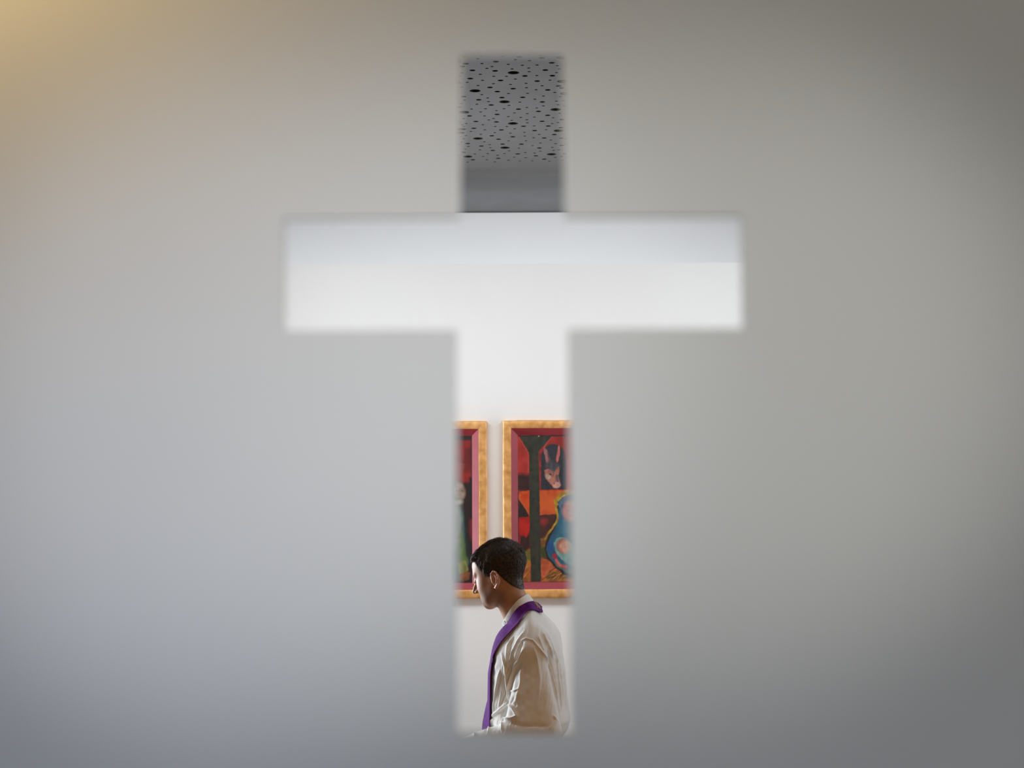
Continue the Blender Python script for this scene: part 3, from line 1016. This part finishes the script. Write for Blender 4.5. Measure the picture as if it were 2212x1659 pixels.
def body_sdf(P):
    H = to_head(P)
    d = head_sdf(H)
    neck = chain(P, [pN(neck_a), pN(neck_m), pN(neck_b)], [.050, .050, .053], .02)
    neck = smax(neck, -(H[2] + .11 + (H[0] + .03) * 1.0) * 1.0 - .2, .01)
    d = smin(d, neck, .014)
    # larynx
    d = smin(d, sph(P, pN(from_head((-.026, 0, -.128))), .010), .016)
    hd = d
    d = smin(9.0 + 0 * P[0], ell(P, (neck_b.x, 0, 1.30), (.095, .165, .16)), .05)
    d = smin(d, ell(P, (neck_b.x - .005, 0, 1.08), (.10, .14, .2)), .05)
    for s_, e_, w_, sg in ((sh_l, el_l, wr_l, 1), (sh_r, el_r, wr_r, -1)):
        d = smin(d, cap(P, pN(s_), pN(e_), .052, .040), .03)
        d = smin(d, cap(P, pN(e_), pN(w_), .038, .026), .02)
        d = smin(d, cap(P, (neck_b.x, -.095 * sg, .92), (neck_b.x - .01, -.10 * sg, .50), .085, .058), .03)
        d = smin(d, cap(P, (neck_b.x - .01, -.10 * sg, .50), (neck_b.x + .01, -.10 * sg, .09), .056, .038), .02)
        d = smin(d, cap(P, (neck_b.x + .02, -.10 * sg, .05), (neck_b.x - .13, -.12 * sg, .035), .036, .028), .02)
    # everything clothed stays inside the robe
    d = smax(d, alb_sdf(P) + .012, .004)
    d = smin(hd, d, .012)
    for w_, e_, sg in ((wr_l, el_l, 1), (wr_r, el_r, -1)):
        w2 = w_ + (e_ - w_).normalized() * .03
        d = smin(d, cap(P, pN(w2), pN(w_), .024, .023), .01)
        d = smin(d, hand(P, w_, (-1, 0, -.12), (0, 1, 0), (-.12, 0, 1), sg), .01)
    return d


# hair region outline traced on the side of the head
hl_px = [(1014, 1200), (1027, 1208), (1035, 1224), (1044, 1235), (1050, 1249), (1054, 1253), (1060, 1247), (1062, 1237), (1068, 1232), (1076, 1236), (1081, 1243),
         (1090, 1256), (1098, 1267), (1109, 1276), (1122, 1281), (1140, 1288), (1200, 1290), (1200, 1090), (960, 1090), (960, 1185)]
hair_poly = [head_px_local(u, v, -.066 if i not in (0,) else -.0) for i, (u, v) in enumerate(hl_px)]


def poly_sdf2(x, z, poly):
    d = None
    ins = np.zeros(np.broadcast(x, z).shape, bool)
    n_ = len(poly)
    for i in range(n_):
        x1, z1 = poly[i]; x2, z2 = poly[(i + 1) % n_]
        dx, dz = x2 - x1, z2 - z1
        t = np.clip(((x - x1) * dx + (z - z1) * dz) / (dx * dx + dz * dz + 1e-12), 0, 1)
        q = (x - x1 - t * dx) ** 2 + (z - z1 - t * dz) ** 2
        d = q if d is None else np.minimum(d, q)
        if z1 != z2:
            ins ^= ((z1 > z) != (z2 > z)) & (x < (x2 - x1) * (z - z1) / (z2 - z1) + x1)
    return np.where(ins, -1, 1) * np.sqrt(d)


def hair_sdf(P):
    x, y, z = P           # head-local
    core = smin(skull(P), cap(P, (.015, 0, -.035), (.012, 0, -.095), .050, .049), .03)
    th_ = np.interp((z + 0 * x + 0 * y).ravel(), [-.10, -.04, 0, .05, .09, .12], [.0018, .0025, .004, .0062, .0070, .0070]).reshape(np.broadcast(x, y, z).shape)
    th_ = th_ - .002 * np.clip((-x - .05) / .05, 0, 1) * np.clip((z - .05) / .04, 0, 1)
    th_ = th_ + .0012 * np.sin(x * 190 + y * 120 + np.sin(z * 160 + y * 90) * 1.5) * np.clip((z + .02) / .06, 0, 1)
    d = core - th_
    reg = poly_sdf2(x + 0 * y, z + 0 * y, hair_poly)
    return smax(d, reg, .004)


# --- skin
h0 = .0019
zt_ = HO.z + .125
ax = axis((-.36, .006), (HO.x - .15, h0), (HO.x + .15, .006), (.22, None))
ay = axis((-.34, .005), (HO.y - .098, h0), (HO.y + .098, .005), (.34, None))
az = axis((-.005, .012), (.95, .005), (1.12, .012), (1.38, h0), (zt_, None))
sv, sq = surface_nets(body_sdf, ax, ay, az)
sv = laplace(sv, sq, 1, .35)
m_skin = mat('skin', (.55, .32, .22), .48)
skin = net_obj('body', sv, sq, m_skin, person)
Hv = np.stack(to_head((sv[:, 0], sv[:, 1], sv[:, 2])), -1)
hx, hy, hz = Hv[:, 0], np.abs(Hv[:, 1]), Hv[:, 2]
col = np.tile(np.array([.46, .24, .135]), (len(sv), 1))
nn_ = vnoise(hx * 1000 + 500, hz * 1000 + 500, 9, 5)[:, None]
col *= (.93 + .14 * nn_)


def blend(m_, c):
    global col
    m_ = np.clip(m_, 0, 1)[:, None]
    col = col * (1 - m_) + np.array(c) * m_


inhead = (hz > -.14) & (np.abs(hx) < .13) & (hy < .1)
stub = np.clip((-.045 - hz) / .02, 0, 1) * np.clip((.025 - hx) / .02, 0, 1) * np.clip((hz + .125) / .02, 0, 1)
blend(stub * inhead * .6, (.22, .14, .10))
lip = np.exp(-((hz + .0668) / .0055) ** 2) * (hy < .023) * (hx < -.082)
blend(lip * .6 * inhead, (.48, .17, .14))
brow = np.exp(-((hz - .0175 - .05 * (.03 - hy)) / .004) ** 2) * (hy > .012) * (hy < .048) * (hx < -.06)
blend(brow * .85 * inhead, (.05, .035, .025))
earm = (hy > .070) & inhead & (hz < .02) & (hz > -.08)
blend(earm * .4, (.66, .26, .18))
lash = np.exp(-((hz + .0105) / .0016) ** 2) * (hy > .020) * (hy < .044) * (hx < -.082)
blend(lash * .3 * inhead, (.04, .03, .02))
ca = skin.data.color_attributes.new('tone', 'FLOAT_COLOR', 'POINT')
c4 = np.ones((len(sv), 4), np.float32); c4[:, :3] = col
ca.data.foreach_set('color', c4.ravel())
nt = m_skin.node_tree
att = nt.nodes.new('ShaderNodeVertexColor'); att.layer_name = 'tone'
pb_ = nt.nodes['Principled BSDF']
nt.links.new(att.outputs['Color'], pb_.inputs['Base Color'])
pb_.inputs['Specular IOR Level'].default_value = .28
pb_.inputs['Subsurface Weight'].default_value = .35
pb_.inputs['Subsurface Radius'].default_value = (1.0, .35, .2)
pb_.inputs['Subsurface Scale'].default_value = .006
nz = nt.nodes.new('ShaderNodeTexNoise'); nz.inputs['Scale'].default_value = 700
tc = nt.nodes.new('ShaderNodeTexCoord')
nt.links.new(tc.outputs['Object'], nz.inputs['Vector'])
bp = nt.nodes.new('ShaderNodeBump'); bp.inputs['Strength'].default_value = .25; bp.inputs['Distance'].default_value = .0006
nt.links.new(nz.outputs['Fac'], bp.inputs['Height']); nt.links.new(bp.outputs['Normal'], pb_.inputs['Normal'])

# --- hair: scalp volume plus laid strands
g = .0022
hv, hq = surface_nets(hair_sdf, axis((-.135, g), (.135, None)), axis((-.1, g), (.1, None)), axis((-.13, g), (.15, None)))
hn = vnormals(hv, hq)
HV = [hv @ RHn.T + HOn]
HQ = [hq]
off_ = len(hv)
cand_i = np.arange(len(hv))
r = np.random.default_rng(3)
NSTR = 27000
pick = r.choice(cand_i, NSTR)
p0 = hv[pick] + r.normal(0, .0008, (NSTR, 3)); nrm = hn[pick]
crown = np.array([.055, -.012, .125])
flow = p0 - crown
flow[:, 0] -= .02 + .05 * np.clip((p0[:, 2] - .02) / .08, 0, 1)
flow[:, 2] -= .03 * np.clip((.08 - p0[:, 2]) / .06, 0, 1)
flow += r.normal(0, .009, (NSTR, 3))
ln_ = np.interp(p0[:, 2], [-.1, -.03, .03, .08, .12], [.008, .008, .010, .019, .024]) * (.7 + .6 * r.random(NSTR))
fr_ = (p0[:, 0] < -.06) & (p0[:, 2] > .05)
ln_[fr_] *= 1.15
flow[fr_] = flow[fr_] * .4 + np.array([-.06, 0, .010])
SEG = 4
lift = np.where(fr_, .24, np.where(p0[:, 2] < .0, .06, .11)) + r.normal(0, .08, NSTR)
pts_ = [p0]
cur = p0.copy()
dirn = flow / np.linalg.norm(flow, axis=1, keepdims=True)
for s_ in range(SEG):
    t_ = dirn - nrm * np.sum(dirn * nrm, 1, keepdims=True)
    t_ /= np.linalg.norm(t_, axis=1, keepdims=True) + 1e-9
    stp = t_ + nrm * (lift * (1 - s_ * .45))[:, None]
    stp /= np.linalg.norm(stp, axis=1, keepdims=True)
    cur = cur + stp * (ln_ / SEG)[:, None]
    # normals of the rounded scalp follow the strand
    c0 = cur - np.array([.0, 0, .03])
    nrm = c0 / np.linalg.norm(c0, axis=1, keepdims=True)
    pts_.append(cur.copy())
rad = np.array([.00036, .00040, .00036, .00028, .0001])
ringv = []
for s_ in range(SEG + 1):
    a_ = pts_[min(s_ + 1, SEG)] - pts_[max(s_ - 1, 0)]
    a_ /= np.linalg.norm(a_, axis=1, keepdims=True) + 1e-9
    u_ = np.cross(a_, nrm); u_ /= np.linalg.norm(u_, axis=1, keepdims=True) + 1e-9
    w_ = np.cross(a_, u_)
    for k in range(3):
        an = 2 * math.pi * k / 3
        ringv.append(pts_[s_] + (u_ * math.cos(an) + w_ * math.sin(an)) * rad[s_])
RV = np.stack(ringv, 1)            # NSTR, (SEG+1)*3, 3
nb = (SEG + 1) * 3
q_ = []
for s_ in range(SEG):
    for k in range(3):
        q_.append([s_ * 3 + k, s_ * 3 + (k + 1) % 3, (s_ + 1) * 3 + (k + 1) % 3, (s_ + 1) * 3 + k])
q_ = np.array(q_)
HV.append(RV.reshape(-1, 3) @ RHn.T + HOn)
HQ.append((q_[None] + (np.arange(NSTR) * nb)[:, None, None]).reshape(-1, 4) + off_)
m_hair = noise_color(mat('dark_brown_hair', (.03, .022, .016), .5), (.02, .015, .011), (.105, .080, .060), 150, 4)
hair = net_obj('hair', np.concatenate(HV), np.concatenate(HQ), m_hair, person)

# --- alb mesh
g = .0028
ax = axis((-.36, g * 2), (-.16, g), (.24, .012), (.40, None))
ay = axis((-.38, g), (-.06, .009), (.38, None))
az = axis((.0, .018), (.96, g * 1.5), (1.04, g), (zz[-1] + .012, None))
av, aq = surface_nets(alb_sdf, ax, ay, az)
av = laplace(av, aq, 2, .5)
an_ = vnormals(av, aq)
ca_, sa_ = math.cos(-YAWB), math.sin(-YAWB)


def to_px(v):
    x = v[:, 0] * ca_ - v[:, 1] * sa_ + person.location.x
    y = v[:, 0] * sa_ + v[:, 1] * ca_ + person.location.y
    z = v[:, 2] - CAMZ
    Ri = np.array(_R.transposed())
    cxyz = np.stack([x, y, z], -1) @ Ri.T
    return 1106 - FPX * cxyz[:, 0] / cxyz[:, 2], 829.5 + FPX * cxyz[:, 1] / cxyz[:, 2], y


def z2(pts):
    return [(960 + x / 6.637, 1360 + y / 6.637) for x, y in pts]


def z4(pts):
    return [(1040 + x / 9.76, 1280 + y / 9.76) for x, y in pts]


# cloth folds: (polyline, half width in px, height in m)
folds = [
    (z2([(1150, 20), (1040, 180), (960, 340), (935, 480)]), 2.6, .0050),
    (z2([(1160, 250), (1060, 430), (1000, 540), (940, 700), (905, 850)]), 3.2, .0085),
    (z4([(660, 930), (560, 1120), (530, 1350), (560, 1600)]), 2.6, .0055),
    (z2([(820, 340), (870, 520), (890, 740), (905, 880), (930, 1050)]), 2.6, .0065),
    (z2([(800, 560), (750, 800), (720, 1000), (700, 1240)]), 2.4, .0050),
    (z2([(1090, 160), (1180, 130), (1270, 165), (1340, 250), (1470, 415), (1530, 600), (1590, 850), (1650, 1150)]), 2.2, .0060),
    (z2([(1400, 40), (1470, 190), (1550, 390)]), 3.0, .0080),
    (z2([(1340, 90), (1390, 210), (1430, 310)]), 2.0, .0040),
    (z2([(1270, 220), (1330, 450), (1365, 700), (1330, 1150)]), 4.0, .0040),
    (z2([(1600, 380), (1630, 650), (1660, 950), (1680, 1150)]), 1.5, .0050),
    (z2([(1640, 420), (1680, 700), (1700, 1000)]), 1.6, .0050),
    (z2([(1700, 500), (1720, 800), (1740, 1100)]), 1.8, .0050),
    (z2([(1530, 150), (1590, 330), (1610, 480)]), 2.2, .0045),
    (z2([(1100, 560), (1090, 760), (1050, 930), (1020, 1040)]), 3.2, .0045),
    (z2([(920, 880), (1000, 880), (1060, 850)]), 1.8, .0050),
    (z2([(905, 1060), (980, 1130), (1035, 1240), (960, 1275), (830, 1272)]), 2.8, .0090),
    (z2([(680, 1245), (790, 1150), (900, 1060)]), 2.4, .0070),
    (z2([(830, 1290), (820, 1450)]), 2.6, .0060),
    (z2([(700, 1270), (640, 1380), (620, 1500)]), 2.6, .0060),
    (z2([(560, 1310), (440, 1360), (300, 1430)]), 2.6, .0060),
    (z2([(440, 1380), (430, 1560)]), 2.4, .0060),
    (z2([(1560, 1230), (1600, 1300), (1500, 1440)]), 2.4, .0060),
    # hollows
    (z2([(1030, 470), (1075, 260), (1125, 175)]), 2.6, -.0060),
    (z2([(1000, 100), (950, 220), (930, 400)]), 2.2, -.0030),
    (z4([(750, 1480), (800, 1250), (870, 1040)]), 2.4, -.0040),
    (z2([(860, 700), (925, 520), (960, 560), (900, 780)]), 2.2, -.0040),
    (z2([(840, 700), (870, 900), (800, 1100)]), 3.2, -.0040),
    (z2([(1000, 960), (940, 1060), (1050, 1090)]), 3.0, -.0050),
    (z2([(1500, 420), (1560, 650), (1620, 900)]), 2.4, -.0045),
    (z2([(1500, 80), (1560, 250), (1580, 400)]), 2.6, -.0050),
    (z2([(1470, 300), (1520, 480), (1570, 700)]), 1.8, -.0035),
    (z2([(830, 1310), (1100, 1370), (1480, 1380)]), 5.0, -.0060),
    (z2([(600, 1330), (600, 1480)]), 3.0, -.0050),
]
u_, v_, yw = to_px(av)
nyw = an_[:, 0] * sa_ + an_[:, 1] * ca_
face = np.clip((-nyw + .15) / .4, 0, 1)
disp = np.zeros(len(av))
for pl, wd, hgt in folds:
    bb_ = np.array(pl)
    m_ = (u_ > bb_[:, 0].min() - 16) & (u_ < bb_[:, 0].max() + 16) & (v_ > bb_[:, 1].min() - 16) & (v_ < bb_[:, 1].max() + 16) & (face > 0)
    if not m_.any():
        continue
    uu, vv = u_[m_], v_[m_]
    dd = np.full(uu.shape, 1e9); tt = np.zeros(uu.shape)
    n_ = len(pl) - 1
    for i in range(n_):
        (x1, y1), (x2, y2) = pl[i], pl[i + 1]
        dx, dy = x2 - x1, y2 - y1
        t = np.clip(((uu - x1) * dx + (vv - y1) * dy) / (dx * dx + dy * dy), 0, 1)
        q = np.hypot(uu - x1 - t * dx, vv - y1 - t * dy)
        b_ = q < dd
        dd[b_] = q[b_]; tt[b_] = (i + t[b_]) / n_
    taper = np.clip(np.minimum(tt, 1 - tt) * 6 + .25, 0, 1)
    disp[m_] += hgt * np.exp(-(dd / (wd * .85)) ** 1.5) * taper
# loose folds hanging all round, fading out towards the shoulders
ang = np.arctan2(av[:, 1], av[:, 0] - np.interp(av[:, 2], zz, cc_))
hang = np.clip((1.28 - av[:, 2]) / .35, 0, 1) * (1 - face * np.clip((av[:, 2] - .98) / .05, 0, 1))
wv = np.sin(ang * 13 + 1.5 * np.sin(ang * 3) + av[:, 2] * 1.5) * .6 + np.sin(ang * 23 + 2 * np.sin(av[:, 2] * 3)) * .3
disp += hang * wv * (.006 + .012 * np.clip((1.0 - av[:, 2]) / .9, 0, 1))
disp += ((vnoise(u_, v_, 12, 77) - .5) * .0026 + (vnoise(u_ * 1.0 + v_ * .12, v_ * .16, 3.2, 78) - .5) * .0016) * face
av = av + an_ * (disp * np.where(hang > .01, 1, face + (1 - face) * .3))[:, None]
av[:, 2] = np.maximum(av[:, 2], .012)
m_alb = mat('white_alb_cloth', (.80, .78, .74), .85)
nt = m_alb.node_tree
pb_ = nt.nodes['Principled BSDF']
wvx = nt.nodes.new('ShaderNodeTexNoise'); wvx.inputs['Scale'].default_value = 420; wvx.inputs['Detail'].default_value = 2
tc = nt.nodes.new('ShaderNodeTexCoord')
nt.links.new(tc.outputs['Object'], wvx.inputs['Vector'])
bp = nt.nodes.new('ShaderNodeBump'); bp.inputs['Strength'].default_value = .2; bp.inputs['Distance'].default_value = .0006
nt.links.new(wvx.outputs['Fac'], bp.inputs['Height']); nt.links.new(bp.outputs['Normal'], pb_.inputs['Normal'])
alb = net_obj('robe', av, aq, m_alb, person)
alb['label'] = 'white floor-length robe with wide sleeves'

# --- standing collar of the alb: tilted ring, higher at the nape
top_px = [(1139, 1284), (1131, 1288), (1121, 1295), (1110, 1307), (1100, 1321), (1091, 1336), (1085, 1347)]
bot_px = [(1151, 1299), (1139, 1301), (1126, 1308), (1114, 1320), (1105, 1335), (1097, 1349), (1091, 1353)]
lat = [0.0, .040, .060, .064, .058, .040, .004]
latb = [0.0, .048, .070, .074, .066, .046, .006]


def cr(pts, n):
    """Catmull-Rom through points"""
    P_ = [np.array(p, float) for p in pts]
    P_ = [2 * P_[0] - P_[1]] + P_ + [2 * P_[-1] - P_[-2]]
    out = []
    for i in range(1, len(P_) - 2):
        for j in range(n):
            t = j / n
            a, b, c, d = P_[i - 1], P_[i], P_[i + 1], P_[i + 2]
            out.append(.5 * (2 * b + (c - a) * t + (2 * a - 5 * b + 4 * c - d) * t * t + (3 * b - a - 3 * c + d) * t ** 3))
    out.append(P_[-2])
    return out


def band(name, A, B, thick, m, parent, closed, nacross=6, bulge=.0, nseg=8, fit=None, gap=.003):
    """ribbon between two 3-D edge curves with thickness"""
    A2, B2 = np.array(cr(A, nseg)), np.array(cr(B, nseg))
    n_ = len(A2)
    G = np.zeros((n_, nacross + 1, 3))
    for j in range(nacross + 1):
        t = j / nacross
        G[:, j] = A2 * (1 - t) + B2 * t
    du = np.gradient(G, axis=0); dv = np.gradient(G, axis=1)
    N = np.cross(du, dv); N /= np.linalg.norm(N, axis=2, keepdims=True) + 1e-9
    # make the normal point away from the body axis
    cen = np.array([neck_b.x + .0, 0, 0])
    outw = G - cen; outw[..., 2] = .05
    sgn = np.sign(np.sum(N * outw)); N *= sgn if sgn != 0 else 1
    tj = np.linspace(0, 1, nacross + 1)
    G = G + N * (bulge * 4 * tj * (1 - tj))[None, :, None]
    if fit:
        for _ in range(4):
            Q = G.reshape(-1, 3).T
            f0 = fit(tuple(Q))
            gr = np.stack([fit(tuple(Q + np.eye(3)[c][:, None] * .002)) - f0 for c in range(3)], -1)
            gr /= np.linalg.norm(gr, axis=1, keepdims=True) + 1e-9
            G = G + (gr * np.maximum(0, gap - f0)[:, None]).reshape(G.shape)
        for _ in range(2):
            G[1:-1] = G[1:-1] * .84 + (G[:-2] + G[2:]) * .08
    Oo = G + N * thick
    V = np.concatenate([G.reshape(-1, 3), Oo.reshape(-1, 3)])
    m_ = nacross + 1; K0 = n_ * m_
    F = []
    for i in range(n_ - 1):
        for j in range(nacross):
            a = i * m_ + j
            F.append((a, a + m_, a + m_ + 1, a + 1)); F.append((K0 + a, K0 + a + 1, K0 + a + m_ + 1, K0 + a + m_))
    for i in range(n_ - 1):
        for j in (0, nacross):
            a = i * m_ + j
            F.append((a, K0 + a, K0 + a + m_, a + m_))
    for i in (0, n_ - 1):
        for j in range(nacross):
            a = i * m_ + j
            F.append((a, a + 1, K0 + a + 1, K0 + a))
    o = link_mesh(name, V.tolist(), F, m, parent, True)
    bm = bmesh.new(); bm.from_mesh(o.data)
    bmesh.ops.remove_doubles(bm, verts=bm.verts, dist=1e-5)
    bmesh.ops.recalc_face_normals(bm, faces=bm.faces)
    for e in bm.edges:
        if len(e.link_faces) == 2 and e.calc_face_angle(0) > .9:
            e.smooth = False
    bm.to_mesh(o.data); bm.free()
    return o


def edge3(pxs, lats):
    out = []
    for (u, v), l_ in zip(pxs, lats):
        p = L(u, v, 5.5 - l_ * math.cos(YAWB))
        out.append(p)
    return out


Ae, Be = edge3(top_px, lat), edge3(bot_px, latb)
Am = [(p.x, -p.y, p.z) for p in reversed(Ae)]; Bm = [(p.x, -p.y, p.z) for p in reversed(Be)]
# back centre stays on the mid-plane
ctr = lambda q: [(p[0], p[1], p[2]) for p in q]
A_all = ctr(Ae[::-1])[:-1] + [(Ae[0].x, 0, Ae[0].z)] + [(p.x, -p.y, p.z) for p in Ae[1:]]
B_all = ctr(Be[::-1])[:-1] + [(Be[0].x, 0, Be[0].z)] + [(p.x, -p.y, p.z) for p in Be[1:]]
band('collar', A_all, B_all, .0035, m_alb, person, False, 5, .001, 8, lambda P: np.minimum(9, cap(P, pN(neck_m), pN(neck_b), .050, .053)), .003)
cl = bpy.data.objects['collar']; cl['label'] = 'white stand-up collar'
# white fastening tab at the front of the collar
A_t = edge3([(1086.0, 1337), (1087.5, 1342), (1090, 1347)], [.060, .064, .066])
tb = edge3([(1088, 1335), (1095, 1341)], [.05, .05])
t0 = L(1085.5, 1342, 5.5 - .052)
vv_, ff_ = box_mesh(-.0055, .0045, -.003, .003, -.006, .006)
Rt = Matrix.Rotation(math.radians(-38), 3, 'Z') @ Matrix.Rotation(math.radians(35), 3, 'Y')
tab = link_mesh('collar_tab', [tuple(Rt @ Vector(q) + L(1090, 1346, 5.5 - .050)) for q in vv_], ff_, mat('white_fastener', (.82, .82, .80), .5), person)

# --- stole
st_in = [(1151, 1299, 0), (1138, 1301.5, .046), (1124, 1309, .070), (1112, 1322, .078), (1103, 1336, .076), (1095, 1350, .064), (1088, 1362, .058), (1081, 1382, .052), (1075, 1404, .048), (1069, 1428, .046), (1064.5, 1455, .046), (1061.5, 1480, .046), (1057, 1503, .046), (1051, 1526, .046), (1046, 1550, .046), (1043, 1572, .046), (1040, 1640, .046), (1030, 1780, .05), (1020, 1900, .055)]
st_out = [(1173, 1323, 0), (1158, 1320, .060), (1144, 1324, .095), (1130, 1336, .118), (1119, 1351, .128), (1107, 1367, .128), (1098, 1382, .124), (1091, 1396, .120), (1085, 1414, .118), (1078, 1435, .116), (1072.5, 1458, .116), (1067, 1480, .116), (1063.5, 1503, .116), (1063.5, 1526, .116), (1063, 1546, .116), (1060, 1572, .116), (1055, 1640, .12), (1046, 1780, .12), (1040, 1900, .13)]
m_stole = noise_color(mat('purple_stole_cloth', (.10, .012, .16), .8), (.085, .009, .14), (.12, .014, .19), 60, 3, .15, 600)
m_stole.node_tree.nodes['Principled BSDF'].inputs['Specular IOR Level'].default_value = .12


def e3(rows_):
    return [L(u, v, 5.5 - l_) for u, v, l_ in rows_]


Si, So = e3(st_in), e3(st_out)
Si_all = [tuple(p) for p in Si[::-1]][:-1] + [(Si[0].x, 0, Si[0].z)] + [(p.x, -p.y, p.z) for p in Si[1:]]
So_all = [tuple(p) for p in So[::-1]][:-1] + [(So[0].x, 0, So[0].z)] + [(p.x, -p.y, p.z) for p in So[1:]]
st = band('stole', Si_all, So_all, .003, m_stole, person, False, 8, .001, 8, alb_sdf, .006)
st['label'] = 'purple stole draped round the neck'
# gold stitching along the back of the stole
m_thread = mat('gold_thread', (.62, .46, .16), .45)
V, F = [], []
r = np.random.default_rng(21)
b0, b1 = Vector((Si[0].x, 0, Si[0].z)), Vector((So[0].x, 0, So[0].z))
for i in range(26):
    t = .16 + .5 * (i / 25)
    side = (r.random() - .5) * .036
    c_ = b0.lerp(b1, t) + Vector((.0040 + r.random() * .0015, side, .0018))
    vv_, ff_ = box_mesh(-.0011, .0011, -.0022, .0022, -.001, .001)
    k = len(V)
    Rr = Matrix.Rotation(r.random() * 3, 3, 'X')
    V += [tuple(Rr @ Vector(q) + c_) for q in vv_]
    F += [tuple(a + k for a in q) for q in ff_]
link_mesh('stitching', V, F, m_thread, st)['label'] = 'gold embroidery'

# --- shoes
def shoe_sdf(P, sg):
    y0 = -.10 * sg
    d = smin(ell(P, (neck_b.x - .09, y0 - .012 * sg, .042), (.115, .048, .045)), ell(P, (neck_b.x + .02, y0, .06), (.06, .042, .06)), .03)
    d = smax(d, .004 - P[2], .004)
    return smax(d, P[2] - .10, .004)


m_shoe = mat('black_leather', (.02, .02, .02), .35)
for sg in (1, -1):
    c_ = -.10 * sg
    vv_, qq_ = surface_nets(lambda P: shoe_sdf(P, sg), axis((neck_b.x - .23, .006), (neck_b.x + .10, None)), axis((c_ - .08, .006), (c_ + .08, None)), axis((-.01, .006), (.12, None)))
    net_obj('shoe', vv_, qq_, m_shoe, person)
